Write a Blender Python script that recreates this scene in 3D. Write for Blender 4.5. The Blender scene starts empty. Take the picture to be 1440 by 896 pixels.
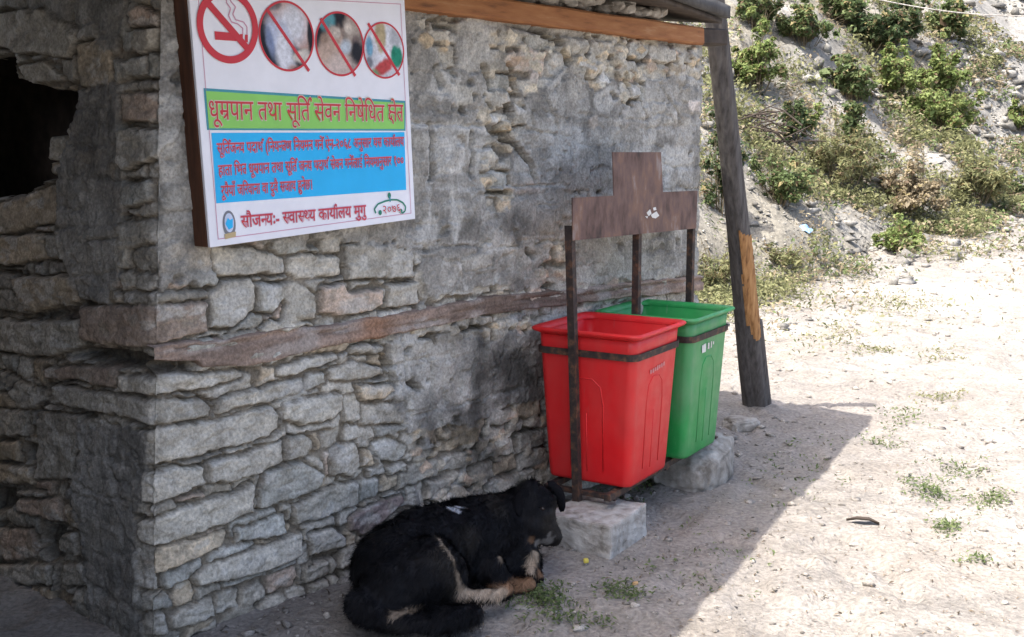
import bpy, bmesh, math, random
import numpy as np
from mathutils import Vector, Matrix, noise as mnoise

# ------------------------------------------------------------------ camera, sky, sun, exposure
FPX = 1600.0            # focal length in pixels of the 1440 px wide photograph
EYE = 1.6
PITCH = math.atan(248 / FPX)
C = bpy.context.scene.collection
scn = bpy.context.scene
cam = bpy.data.cameras.new('camera'); cam.sensor_width = 36; cam.lens = FPX / 1440 * 36
cam.clip_start = 0.05; cam.clip_end = 500
camo = bpy.data.objects.new('camera', cam); C.objects.link(camo)
camo.location = (0, 0, EYE); camo.rotation_euler = (math.pi / 2 - PITCH, 0, 0)
scn.camera = camo
SUNV = Vector((0.97, 0.58, -2.17))                    # the way the sunlight travels
world = bpy.data.worlds.new('World'); scn.world = world; world.use_nodes = True
wn = world.node_tree
bg = wn.nodes['Background']; bg.inputs[1].default_value = 0.15
sky = wn.nodes.new('ShaderNodeTexSky'); sky.sky_type = 'NISHITA'; sky.sun_disc = False
sky.sun_elevation = math.asin(-SUNV.normalized().z); sky.sun_rotation = math.atan2(-SUNV.x, -SUNV.y)
sky.dust_density = 4.5; sky.air_density = 0.75; sky.ozone_density = 1.0
wn.links.new(sky.outputs[0], bg.inputs[0])
sun = bpy.data.lights.new('sun', 'SUN'); sun.energy = 2.6; sun.angle = math.radians(0.5); sun.color = (1, 0.95, 0.88)
suno = bpy.data.objects.new('sun', sun); C.objects.link(suno); suno.rotation_euler = SUNV.to_track_quat('-Z', 'Y').to_euler()
scn.view_settings.view_transform = 'Standard'; scn.view_settings.look = 'None'; scn.view_settings.gamma = 1
scn.view_settings.use_curve_mapping = False
scn.view_settings.exposure = 1.72

# ------------------------------------------------------------------ frame of the hut: D along its front, N out of its front
def ray(px, py):
    u = (px - 720) / FPX; v = (py - 448) / FPX
    return Vector((u, math.cos(PITCH) - v * math.sin(PITCH), -math.sin(PITCH) - v * math.cos(PITCH)))
EYEV = Vector((0, 0, EYE))
def on_ground(px, py, z=0.0):
    r = ray(px, py); return EYEV + r * ((z - EYE) / r.z)
D = ray(2127, 200).normalized(); D.z = 0; D.normalize()
N = Vector((D.y, -D.x, 0))
W0 = on_ground(985, 640)
def P3(s, n, z): return W0 + D * s + N * n + Vector((0, 0, z))
def sn(p): q = p - W0; return q.dot(D), q.dot(N)
WN = -0.09             # the wall face stands this far behind the reference line
def on_front(px, py, n=WN):
    r = ray(px, py); P = W0 + N * n
    return EYEV + r * ((P - EYEV).dot(N) / r.dot(N))
def front_sz(px, py, n=WN):
    p = on_front(px, py, n); return (p - W0).dot(D), p.z
ROT = math.atan2(D.y, D.x)

# ------------------------------------------------------------------ helpers
def hsh(i, j, seed):
    n = (i * 374761393 + j * 668265263 + seed * 1442695041) & 0x7fffffff
    n = ((n ^ (n >> 13)) * 1274126177) & 0x7fffffff
    n = n ^ (n >> 16)
    return (n & 0xffff) / 65535.0
def vnoise(x, y, seed=0):
    x = np.asarray(x, float); y = np.asarray(y, float)
    i = np.floor(x).astype(np.int64); j = np.floor(y).astype(np.int64)
    fx = x - i; fy = y - j; fx = fx * fx * (3 - 2 * fx); fy = fy * fy * (3 - 2 * fy)
    a = hsh(i, j, seed); b = hsh(i + 1, j, seed); c = hsh(i, j + 1, seed); d = hsh(i + 1, j + 1, seed)
    return (a * (1 - fx) + b * fx) * (1 - fy) + (c * (1 - fx) + d * fx) * fy
def fbm(x, y, octv=4, seed=0):
    t = 0; a = 0.5; s = 1.0
    for k in range(octv):
        t = t + a * vnoise(x * s, y * s, seed + k * 17); s *= 2.03; a *= 0.5
    return t / (1 - 0.5 ** octv)          # 0..1
def smooth(a, b, x):
    t = np.clip((x - a) / (b - a), 0, 1); return t * t * (3 - 2 * t)
def poly_sdf(X, Y, pts):
    """distance inside (+) / outside (-) of a polygon"""
    n = len(pts); dmin = np.full(X.shape, 1e9); ins = np.zeros(X.shape, bool)
    for k in range(n):
        x1, y1 = pts[k]; x2, y2 = pts[(k + 1) % n]
        dx, dy = x2 - x1, y2 - y1; L = dx * dx + dy * dy + 1e-12
        t = np.clip(((X - x1) * dx + (Y - y1) * dy) / L, 0, 1)
        dmin = np.minimum(dmin, (X - x1 - t * dx) ** 2 + (Y - y1 - t * dy) ** 2)
        c = ((y1 > Y) != (y2 > Y)) & (X < dx * (Y - y1) / (dy + 1e-15) + x1)
        ins ^= c
    d = np.sqrt(dmin)
    return np.where(ins, d, -d)

def mesh_np(name, V, F, mat=None, smooth_=False, col=None):
    me = bpy.data.meshes.new(name)
    V = np.asarray(V, np.float32); F = np.asarray(F, np.int32)
    k = F.shape[1]
    me.vertices.add(len(V)); me.vertices.foreach_set('co', V.ravel())
    me.loops.add(F.size); me.loops.foreach_set('vertex_index', F.ravel())
    me.polygons.add(len(F)); me.polygons.foreach_set('loop_start', np.arange(0, F.size, k, dtype=np.int32))
    me.polygons.foreach_set('loop_total', np.full(len(F), k, np.int32))
    me.update(calc_edges=True)
    if smooth_: me.polygons.foreach_set('use_smooth', np.ones(len(F), bool))
    if col is not None:
        a = me.color_attributes.new('tint', 'FLOAT_COLOR', 'POINT')
        cc = np.ones((len(V), 4), np.float32); cc[:, :3] = col
        a.data.foreach_set('color', cc.ravel())
    me.validate()
    if mat: me.materials.append(mat)
    return me
def grid_faces(nu, nv):
    i = np.arange(nu - 1)[:, None] * nv + np.arange(nv - 1)[None, :]
    i = i.ravel()
    return np.stack([i, i + nv, i + nv + 1, i + 1], 1)

def link(name, me, parent=None, loc=None, rotz=None):
    o = bpy.data.objects.new(name, me); C.objects.link(o)
    if parent: o.parent = parent
    if loc is not None: o.location = loc
    if rotz is not None: o.rotation_euler = (0, 0, rotz)
    return o
def thing(o, label, cat, group=None, kind=None):
    o['label'] = label; o['category'] = cat
    if group: o['group'] = group
    if kind: o['kind'] = kind
    return o
def empty(name, loc, rotz=0.0):
    o = bpy.data.objects.new(name, None); C.objects.link(o); o.empty_display_size = 0.1
    o.location = loc; o.rotation_euler = (0, 0, rotz); return o
def obj(name, bm, mat, parent=None, smooth_=False, mats=None):
    me = bpy.data.meshes.new(name); bm.normal_update(); bm.to_mesh(me); bm.free()
    for m in (mats or [mat]): me.materials.append(m)
    if smooth_: me.polygons.foreach_set('use_smooth', np.ones(len(me.polygons), bool))
    return link(name, me, parent)
def bm_box(bm, c, half, M=None, bev=0.0, mi=0):
    r = bmesh.ops.create_cube(bm, size=1)
    vs = r['verts']
    for v in vs: v.co = Vector((v.co.x * 2 * half[0], v.co.y * 2 * half[1], v.co.z * 2 * half[2]))
    if bev > 0:
        es = list({e for v in vs for e in v.link_edges})
        rr = bmesh.ops.bevel(bm, geom=es, offset=bev, segments=2, profile=0.6, affect='EDGES')
        vs = list({v for f in rr['faces'] for v in f.verts} | {v for v in vs if v.is_valid})
        seen = set(); stack = [vs[0]]                       # whole island
        while stack:
            v = stack.pop()
            if v in seen: continue
            seen.add(v)
            stack += [e.other_vert(v) for e in v.link_edges]
        vs = list(seen)
    for v in vs:
        v.co = (M @ v.co if M else v.co) + Vector(c)
    for f in {f for v in vs for f in v.link_faces}: f.material_index = mi
    return vs
def bm_tube(bm, pts, rads, seg=8, cap=True):
    rings = []
    pts = [Vector(p) for p in pts]
    for i, p in enumerate(pts):
        t = (pts[min(i + 1, len(pts) - 1)] - pts[max(i - 1, 0)]).normalized()
        a = t.cross(Vector((0, 0, 1)))
        if a.length < 1e-3: a = Vector((1, 0, 0))
        a.normalize(); b = t.cross(a)
        rings.append([bm.verts.new(p + (a * math.cos(k * 2 * math.pi / seg) + b * math.sin(k * 2 * math.pi / seg)) * rads[i]) for k in range(seg)])
    for i in range(len(rings) - 1):
        for k in range(seg):
            bm.faces.new((rings[i][k], rings[i][(k + 1) % seg], rings[i + 1][(k + 1) % seg], rings[i + 1][k]))
    if cap:
        bm.faces.new(rings[0][::-1]); bm.faces.new(rings[-1])
    return rings

# ------------------------------------------------------------------ materials
def mat(name):
    m = bpy.data.materials.new(name); m.use_nodes = True
    return m, m.node_tree, m.node_tree.nodes['Principled BSDF']
def nd(nt, t, **kw):
    n = nt.nodes.new(t)
    for k, v in kw.items(): setattr(n, k, v)
    return n
def noise_col(nt, scale, ramp, detail=8, coord='Object', rough=0.6, stretch=None):
    tc = nd(nt, 'ShaderNodeTexCoord'); nz = nd(nt, 'ShaderNodeTexNoise'); nz.inputs['Scale'].default_value = scale
    nz.inputs['Detail'].default_value = detail; nz.inputs['Roughness'].default_value = rough
    if stretch:
        mp = nd(nt, 'ShaderNodeMapping'); mp.inputs['Scale'].default_value = stretch
        nt.links.new(tc.outputs[coord], mp.inputs[0]); nt.links.new(mp.outputs[0], nz.inputs['Vector'])
    else: nt.links.new(tc.outputs[coord], nz.inputs['Vector'])
    r = nd(nt, 'ShaderNodeValToRGB')
    while len(r.color_ramp.elements) < len(ramp): r.color_ramp.elements.new(0.5)
    for e, (p, c) in zip(r.color_ramp.elements, ramp):
        e.position = p; e.color = (*c, 1)
    nt.links.new(nz.outputs['Fac'], r.inputs[0])
    return nz, r
def add_bump(nt, bsdf, src, strength=0.4, dist=0.01, prev=None):
    b = nd(nt, 'ShaderNodeBump'); b.inputs['Strength'].default_value = strength; b.inputs['Distance'].default_value = dist
    nt.links.new(src, b.inputs['Height'])
    if prev: nt.links.new(prev.outputs[0], b.inputs['Normal'])
    nt.links.new(b.outputs[0], bsdf.inputs['Normal']); return b
def simple(name, ramp, scale=20, rough=0.7, bump=0.2, dist=0.004, stretch=None, detail=6, spec=0.3, metal=0.0):
    m, nt, b = mat(name)
    nz, r = noise_col(nt, scale, ramp, detail, stretch=stretch)
    nt.links.new(r.outputs[0], b.inputs['Base Color']); b.inputs['Roughness'].default_value = rough
    b.inputs['Specular IOR Level'].default_value = spec; b.inputs['Metallic'].default_value = metal
    if bump: add_bump(nt, b, nz.outputs['Fac'], bump, dist)
    return m
def tinted(name, lo=0.7, hi=1.25, scale=30, rough=0.9, bump=0.6, dist=0.006, scale2=140, lo2=0.72, hi2=1.2):
    """the vertex tint times mottling"""
    m, nt, b = mat(name)
    at = nd(nt, 'ShaderNodeVertexColor', layer_name='tint')
    nz, r = noise_col(nt, scale, [(0.3, (lo,) * 3), (0.7, (hi,) * 3)], 9)
    mx = nd(nt, 'ShaderNodeMix', data_type='RGBA', blend_type='MULTIPLY'); mx.inputs[0].default_value = 1
    nt.links.new(at.outputs[0], mx.inputs[6]); nt.links.new(r.outputs[0], mx.inputs[7])
    nz2, r2 = noise_col(nt, scale2, [(0.35, (lo2,) * 3), (0.65, (hi2,) * 3)], 4)
    mx2 = nd(nt, 'ShaderNodeMix', data_type='RGBA', blend_type='MULTIPLY'); mx2.inputs[0].default_value = 1
    nt.links.new(mx.outputs[2], mx2.inputs[6]); nt.links.new(r2.outputs[0], mx2.inputs[7])
    nt.links.new(mx2.outputs[2], b.inputs['Base Color'])
    b.inputs['Roughness'].default_value = rough; b.inputs['Specular IOR Level'].default_value = 0.15
    b1 = add_bump(nt, b, nz.outputs['Fac'], bump, dist * 2)
    add_bump(nt, b, nz2.outputs['Fac'], bump * 0.8, dist, b1)
    return m
M_wall = tinted('stone_and_plaster', 0.76, 1.18, 22, bump=0.9, dist=0.006, scale2=95, lo2=0.74, hi2=1.2)
M_ground = tinted('dusty_earth', 0.80, 1.14, 7, bump=1.0, dist=0.014, scale2=55, lo2=0.72, hi2=1.16)
M_hill = tinted('rubble_earth', 0.7, 1.25, 4, bump=0.7, dist=0.03, scale2=22)
M_rock = tinted('loose_rock', 0.75, 1.25, 18, bump=0.6, dist=0.01)
M_leaf = tinted('leaf', 0.8, 1.2, 3, bump=0.0, rough=0.55)
_nt = M_leaf.node_tree; _b = _nt.nodes['Principled BSDF']; _t = nd(_nt, 'ShaderNodeBsdfTranslucent'); _mx = nd(_nt, 'ShaderNodeMixShader'); _mx.inputs[0].default_value = 0.38
_nt.links.new(_b.inputs['Base Color'].links[0].from_socket, _t.inputs[0]); _nt.links.new(_b.outputs[0], _mx.inputs[1]); _nt.links.new(_t.outputs[0], _mx.inputs[2])
_nt.links.new(_mx.outputs[0], _nt.nodes['Material Output'].inputs[0])
M_beam = simple('orange_timber', [(0.25, (0.14, 0.062, 0.03)), (0.42, (0.30, 0.125, 0.05)), (0.58, (0.36, 0.16, 0.065)), (0.75, (0.44, 0.25, 0.13))], 6, 0.8, 0.5, 0.006, stretch=(1, 1, 7), detail=12)
M_darkwood = simple('dark_timber', [(0.3, (0.035, 0.026, 0.02)), (0.7, (0.09, 0.07, 0.055))], 12, 0.85, 0.4, stretch=(1, 1, 1))
M_frame = simple('sign_batten', [(0.3, (0.055, 0.024, 0.013)), (0.7, (0.12, 0.05, 0.026))], 14, 0.7, 0.3, stretch=(3, 3, 0.4))
M_post = simple('weathered_post', [(0.3, (0.05, 0.044, 0.04)), (0.5, (0.095, 0.085, 0.078)), (0.75, (0.15, 0.135, 0.12))], 22, 0.9, 0.6, 0.01, stretch=(2.2, 2.2, 0.22))
M_split = simple('bare_split_wood', [(0.3, (0.14, 0.06, 0.022)), (0.5, (0.38, 0.19, 0.07)), (0.75, (0.52, 0.30, 0.13))], 16, 0.8, 0.5, 0.008, stretch=(3, 3, 0.3))
M_roof = simple('roof_slate', [(0.3, (0.045, 0.043, 0.042)), (0.7, (0.11, 0.105, 0.10))], 7, 0.85, 0.5, 0.02)
M_iron = simple('painted_iron', [(0.3, (0.020, 0.016, 0.015)), (0.5, (0.045, 0.032, 0.027)), (0.62, (0.12, 0.06, 0.035)), (0.74, (0.17, 0.10, 0.065))], 30, 0.7, 0.35, 0.002, detail=10)
M_plate = simple('rusty_plate', [(0.34, (0.055, 0.038, 0.034)), (0.44, (0.12, 0.072, 0.058)), (0.52, (0.15, 0.095, 0.08)), (0.60, (0.20, 0.115, 0.08)), (0.70, (0.26, 0.21, 0.19))], 11, 0.75, 0.35, 0.003, stretch=(1.1, 1.1, 0.55), spec=0.25, detail=15)
M_conc = simple('concrete', [(0.30, (0.15, 0.13, 0.105)), (0.43, (0.33, 0.305, 0.27)), (0.58, (0.43, 0.41, 0.375)), (0.72, (0.53, 0.51, 0.47))], 16, 0.95, 1.0, 0.012, detail=15)
M_boulder = simple('boulder_stone', [(0.32, (0.13, 0.112, 0.09)), (0.45, (0.26, 0.235, 0.20)), (0.58, (0.36, 0.335, 0.295)), (0.72, (0.48, 0.455, 0.41))], 12, 0.95, 1.0, 0.018, detail=15)
M_flake = simple('white_flake', [(0.3, (0.6, 0.58, 0.52)), (0.7, (0.75, 0.73, 0.68))], 20, 0.8, 0)
def plastic(name, c, c2, dust):
    m, nt, b = mat(name)
    nz, r = noise_col(nt, 5, [(0.3, c), (0.7, c2)], 6)
    # dust and scuffs: streaky, heavier towards the foot of the bin
    nz4, r4 = noise_col(nt, 7, [(0.42, (0,) * 3), (0.74, (0.55,) * 3)], 9, stretch=(1, 1, 0.35))
    nz5, r5 = noise_col(nt, 60, [(0.62, (0,) * 3), (0.72, (0.35,) * 3)], 4, stretch=(1, 1, 0.2))
    ad = nd(nt, 'ShaderNodeMath', operation='MAXIMUM'); nt.links.new(r4.outputs[0], ad.inputs[0]); nt.links.new(r5.outputs[0], ad.inputs[1])
    mx = nd(nt, 'ShaderNodeMix', data_type='RGBA'); nt.links.new(ad.outputs[0], mx.inputs[0]); nt.links.new(r.outputs[0], mx.inputs[6]); mx.inputs[7].default_value = (*dust, 1)
    nt.links.new(mx.outputs[2], b.inputs['Base Color'])
    n2, r2 = noise_col(nt, 14, [(0.3, (0.36,) * 3), (0.7, (0.60,) * 3)], 6)
    nt.links.new(r2.outputs[0], b.inputs['Roughness']); b.inputs['Specular IOR Level'].default_value = 0.4
    n3, r3 = noise_col(nt, 4, [(0.3, (0,) * 3), (0.7, (1,) * 3)], 2)
    add_bump(nt, b, r3.outputs[0], 0.14, 0.012)
    return m
M_red = plastic('red_plastic', (0.60, 0.008, 0.012), (0.70, 0.015, 0.017), (0.50, 0.065, 0.055))
M_green = plastic('green_plastic', (0.012, 0.23, 0.05), (0.02, 0.30, 0.07), (0.18, 0.29, 0.18))
def flat(name, c, rough=0.5, var=0.06):
    return simple(name, [(0.3, tuple(x * (1 - var) for x in c)), (0.7, tuple(min(1, x * (1 + var)) for x in c))], 8, rough, 0.0)
M_white = flat('banner_white', (0.84, 0.83, 0.86), 0.4)
M_lime = flat('banner_lime', (0.27, 0.62, 0.13), 0.4)
M_blue = flat('banner_blue', (0.02, 0.47, 0.86), 0.4)
M_teal = flat('banner_teal', (0.06, 0.30, 0.36), 0.4)
M_redprint = flat('banner_red', (0.60, 0.04, 0.055), 0.4)
M_pink = flat('banner_pink', (0.62, 0.30, 0.40), 0.4)
M_gpink = flat('letter_halo', (0.60, 0.55, 0.42), 0.4)
M_black = flat('print_black', (0.02, 0.02, 0.026), 0.4)
M_skin = flat('print_skin', (0.46, 0.29, 0.24), 0.4, 0.25)
M_skin2 = flat('print_tan', (0.50, 0.35, 0.29), 0.4, 0.2)
M_smoke = flat('print_smoke', (0.55, 0.60, 0.74), 0.4, 0.2)
M_grn = flat('print_green', (0.02, 0.22, 0.14), 0.4)
M_sand = flat('print_sand', (0.5, 0.38, 0.2), 0.4, 0.2)

# ------------------------------------------------------------------ ground and hillside
BA = Vector((1.7, 10.6)); BB = Vector((8.3, 18.0))
bd = (BB - BA).normalized(); bn = Vector((-bd.y, bd.x))       # bn points to the hill
def hill_q(x, y):
    return (x - BA.x) * bn.x + (y - BA.y) * bn.y, (x - BA.x) * bd.x + (y - BA.y) * bd.y
def path_z(x, y):
    a = np.clip(y - 8.5, 0, None)
    return 0.0085 * a ** 2 * np.clip(1.0 - 0.01 * a, 0.2, 1) + 0.03 * (fbm(x * 0.5, y * 0.5, 3, 5) - 0.5) * smooth(6, 12, y)
def ground_z(x, y):
    z = path_z(x, y)
    z = z + 0.040 * (fbm(x * 1.6, y * 1.6, 4, 11) - 0.5) + 0.034 * (fbm(x * 7, y * 7, 4, 21) - 0.5) - 0.02 * smooth(0.60, 0.68, fbm(x * 4.5, y * 3, 3, 23)) + 0.006 * np.abs(fbm(x * 22, y * 22, 2, 22) - 0.5)
    return z
def hill_z(x, y):
    q, r = hill_q(x, y)
    q = q + 1.1 * (fbm(x * 0.45, y * 0.45, 3, 41) - 0.5)
    base = path_z(x, y)
    z = base - 0.12 + np.clip(q, -0.5, None) * 0.60
    # terraces where the slope eases
    z = z + 0.42 * (smooth(0.0, 0.8, q) * 0.6 - 0.3 * np.sin(np.clip(q, 0, 60) * 1.25 + 0.8 * fbm(x * .3, y * .3, 2, 8)))
    z = z + 0.75 * (fbm(x * 0.55, y * 0.55, 4, 51) - 0.5) * smooth(-0.2, 1.5, q)
    z = z + 0.24 * (fbm(x * 2.3, y * 2.3, 4, 61) - 0.5) * smooth(-0.2, 0.8, q)
    z = z + 0.07 * (fbm(x * 9, y * 9, 2, 71) - 0.5)
    return np.where(q < -0.45, base - 0.4, z)
def top_z(x, y):
    return max(float(ground_z(np.array(x), np.array(y))), float(hill_z(np.array(x), np.array(y))))
def tops(x, y): return np.maximum(ground_z(x, y), hill_z(x, y))
_ts = 1.5 * 1.0035 ** np.arange(1150)
def on_terrain(px, py):
    r = ray(px, py).normalized(); x = r.x * _ts; y = r.y * _ts; z = EYE + r.z * _ts
    k = np.nonzero(z <= tops(x, y))[0]; t = _ts[k[0]] if len(k) else 60
    return EYEV + r * float(t)
def axis(lo, hi, f0, f1, fine, grow=1.06, mx=2.0):
    a = list(np.arange(f0, f1, fine)); s = fine; v = a[-1]
    while v < hi: s = min(s * grow, mx); v += s; a.append(v)
    b = []; s = fine; v = f0
    while v > lo: s = min(s * grow, mx); v -= s; b.append(v)
    return np.array(b[::-1] + a)
gx = axis(-45, 70, -1.6, 4.6, 0.026); gy = axis(-14, 90, 2.2, 9.0, 0.028, 1.035)
X, Y = np.meshgrid(gx, gy, indexing='ij')
Z = ground_z(X, Y)
# small hollows and lumps of trodden earth
col = np.zeros(X.shape + (3,)); m1 = fbm(X * 0.9, Y * 0.9, 4, 3)[..., None]; m2 = fbm(X * 5, Y * 5, 4, 4)[..., None]
col[:] = np.array((0.312, 0.290, 0.260)) * (0.74 + 0.46 * m1) * (0.78 + 0.44 * m2)
gr = smooth(0.58, 0.68, fbm(X * 13, Y * 13, 3, 9))[..., None] * 0.35
col = col * (1 - gr) + np.array((0.22, 0.20, 0.17)) * gr
stain = smooth(0.52, 0.64, fbm(X * 1.7 + 20, Y * 2.2, 5, 19))[..., None] * 0.34; col = col * (1 - stain) + np.array((0.265, 0.23, 0.19)) * stain
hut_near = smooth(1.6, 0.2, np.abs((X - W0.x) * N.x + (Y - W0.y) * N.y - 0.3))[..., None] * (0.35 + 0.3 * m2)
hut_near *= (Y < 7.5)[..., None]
col = col * (1 - hut_near) + np.array((0.24, 0.215, 0.19)) * hut_near       # darker earth by the foot of the wall
V = np.stack([X, Y, Z], -1).reshape(-1, 3)
g = link('ground', mesh_np('ground', V, grid_faces(*X.shape), M_ground, True, col.reshape(-1, 3))); g['kind'] = 'structure'

hx = axis(-18, 50, -0.5, 9, 0.075, 1.05); hy = axis(8.0, 75, 9.2, 19, 0.075, 1.04)
X, Y = np.meshgrid(hx, hy, indexing='ij'); Z = hill_z(X, Y); Q, R = hill_q(X, Y)
m1 = fbm(X * 0.5, Y * 0.5, 4, 13)[..., None]; m2 = fbm(X * 3, Y * 3, 4, 14)[..., None]
col = np.array((0.245, 0.234, 0.208)) * (0.72 + 0.5 * m1) * (0.72 + 0.56 * m2)
soil = smooth(0.46, 0.62, fbm(X * 0.8 + 3, Y * 0.8, 4, 15))[..., None] * 0.6
col = col * (1 - soil) + np.array((0.22, 0.20, 0.155)) * soil
bare = smooth(0.0, 3.0, X - 5.0 - 0.12 * (Y - 12))[..., None] * 0.75
col = col * (1 - bare) + np.array((0.275, 0.266, 0.245)) * bare * (0.75 + 0.5 * m2)
V = np.stack([X, Y, Z], -1).reshape(-1, 3); F = grid_faces(*X.shape)
keep = (Q > -0.9).reshape(-1)[F].all(1)
h = link('hillside', mesh_np('hillside', V, F[keep], M_hill, True, col.reshape(-1, 3))); h['kind'] = 'structure'

# ------------------------------------------------------------------ stone hut
hut = empty('stone_hut', P3(-1.6, 0, 0))
thing(hut, 'low grey stone hut with crumbling plaster, a timber band and an orange eave beam', 'hut')
HL = hut.location.copy()
(_sa, _za), (_sb, _zb) = front_sz(214, 840), front_sz(224, 0)
SC0 = _sa + (_sb - _sa) * (0 - _za) / (_zb - _za); SC1 = _sa + (_sb - _sa) * (2 - _za) / (_zb - _za)   # the near corner leans: its s at z = 0 and z = 2
def s_corner(z): return SC0 + (SC1 - SC0) * np.clip(z, -0.2, 2.4) / 2.0
S_END = front_sz(990, 200)[0]
def perim(px, py):
    """a point of the photographed wall -> (t, z) along the perimeter of the wall; t < 0 is the side wall"""
    s, z = front_sz(px, py)
    t = s - float(s_corner(z))
    if t >= 0: return t, z
    # side wall: plane through the leaning corner edge, running back along -N
    r = ray(px, py)
    zz = z
    for _ in range(4):
        cpt = P3(float(s_corner(zz)), WN, 0)
        k = (cpt - EYEV).dot(D) / r.dot(D); p = EYEV + r * k; zz = p.z
    return (p - W0).dot(N) - WN, p.z
stones = [  # (tint, proud, polygon in photo pixels)
 [(215,411),(292,407),(292,422),(240,426),(170,427),(168,413)],
 [(112,431),(215,428),(290,424),(291,466),(240,480),(205,487),(165,485),(112,480)],
 [(296,412),(313,395),(359,392),(359,437),(328,463),(296,461)],
 [(363,398),(400,397),(404,420),(385,442),(363,440)],
 [(165,528),(215,528),(281,524),(342,521),(345,530),(308,543),(271,551),(217,558),(165,551)],
 [(75,541),(160,554),(220,563),(288,562),(301,574),(296,588),(225,599),(160,584),(100,574),(75,561)],
 [(305,562),(359,547),(400,537),(428,533),(428,553),(400,562),(330,575),(305,584)],
 [(390,517),(474,495),(475,505),(439,522),(415,530),(390,530)],
 [(493,488),(537,482),(540,493),(508,500),(493,501)],
 [(461,520),(500,509),(537,517),(542,530),(495,537),(466,537)],
 [(434,529),(456,523),(460,541),(434,550)],
 [(192,605),(225,601),(300,592),(372,573),(385,572),(393,585),(393,604),(378,614),(340,625),(280,642),(230,652),(192,650)],
 [(401,570),(430,560),(482,552),(483,577),(466,593),(430,597),(401,595)],
 [(500,542),(547,540),(557,549),(537,562),(508,565)],
 [(510,569),(569,568),(569,596),(510,599)],
 [(200,662),(229,661),(286,654),(287,679),(246,700),(200,704)],
 [(293,652),(340,638),(377,624),(398,618),(399,650),(367,666),(330,679),(293,678)],
 [(366,690),(373,664),(424,650),(456,668),(449,686),(415,701),(373,715),(366,715)],
 [(464,649),(473,627),(500,620),(505,654),(498,671),(464,669)],
 [(403,617),(427,609),(440,617),(443,629),(427,644),(403,650)],
 [(523,625),(542,615),(572,625),(574,632),(562,649),(537,649)],
 [(508,634),(522,632),(528,656),(510,659)],
 [(542,655),(572,650),(572,664),(547,669)],
 [(192,735),(225,725),(261,713),(335,693),(357,678),(358,720),(313,739),(251,761),(222,768),(192,762)],
 [(249,704),(288,688),(288,698),(251,708)],
 [(412,713),(451,691),(481,681),(505,676),(506,710),(464,725),(417,742)],
 [(330,747),(362,735),(402,722),(406,750),(332,767)],
 [(215,776),(308,750),(320,747),(313,767),(271,789),(215,813)],
 [(270,812),(290,797),(340,780),(400,757),(424,751),(426,780),(380,800),(330,815),(280,824)],
 [(434,752),(471,742),(488,757),(488,772),(439,782)],
 [(427,801),(464,787),(466,809),(430,822)],
 [(493,728),(520,711),(567,696),(572,706),(518,755),(496,747)],
 [(366,460),(380,450),(440,453),(445,458),(366,470)],
 [(390,397),(417,395),(446,415),(446,449),(390,457),(405,430)],
 [(453,402),(481,397),(491,412),(535,407),(535,432),(508,441),(449,443)],
 [(542,400),(587,395),(589,429),(542,434)],
 [(405,362),(430,357),(480,362),(482,388),(420,393),(405,380)],
 [(583,390),(595,364),(617,361),(641,378),(646,391),(639,410),(617,423),(597,423)],
 [(648,365),(690,352),(692,375),(655,383)],
 [(300,345),(360,350),(402,362),(400,385),(310,390),(298,370)],
 [(484,345),(520,340),(580,352),(580,390),(488,394)],
 # side wall
 [(0,284),(75,257),(80,310),(5,331),(-20,330),(-20,290)],
 [(-15,335),(56,329),(62,366),(20,373),(-15,373)],
 [(17,391),(105,388),(111,427),(40,439)],
 [(-15,446),(30,452),(108,450),(113,486),(84,500),(50,502),(-15,495)],
 [(59,518),(160,514),(166,527),(162,542),(128,542),(118,536),(61,533)],
 [(10,552),(25,538),(59,547),(61,562),(44,575),(25,574)],
 [(-15,574),(37,577),(37,612),(-15,615)],
 [(47,578),(113,585),(113,625),(104,645),(105,674),(46,676),(50,620)],
 [(-15,622),(26,620),(26,648),(-15,648)],
 [(-15,652),(40,657),(45,682),(-15,680)],
 [(22,690),(62,693),(60,700),(24,699)],
 [(20,704),(80,701),(87,738),(54,728),(20,720)],
 [(-15,742),(40,747),(52,772),(44,787),(15,790),(-15,780)],
 [(83,757),(103,745),(108,782),(86,777)],
 [(-15,795),(69,795),(74,824),(-15,824)],
 [(88,796),(115,791),(123,824),(86,824)],
 [(25,93),(65,85),(92,112),(40,119)],
 [(62,196),(90,190),(92,230),(65,228)],
 [(180,0),(213,18),(218,37),(176,39)],
 [(190,42),(218,39),(215,66),(195,78),(185,70)],
 [(168,131),(225,129),(260,142),(257,172),(168,172)],
 [(168,181),(205,181),(258,181),(235,210),(218,222),(175,238),(168,230)],
 [(172,258),(208,253),(215,280),(190,292),(165,292)],
 [(165,312),(233,308),(240,325),(220,340),(170,352)],
 [(75,322),(178,318),(180,378),(100,386),(85,360)],
 [(-15,20),(60,10),(110,40),(100,80),(30,75),(-15,60)],
 [(105,60),(150,50),(158,120),(110,122)],
]
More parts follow.
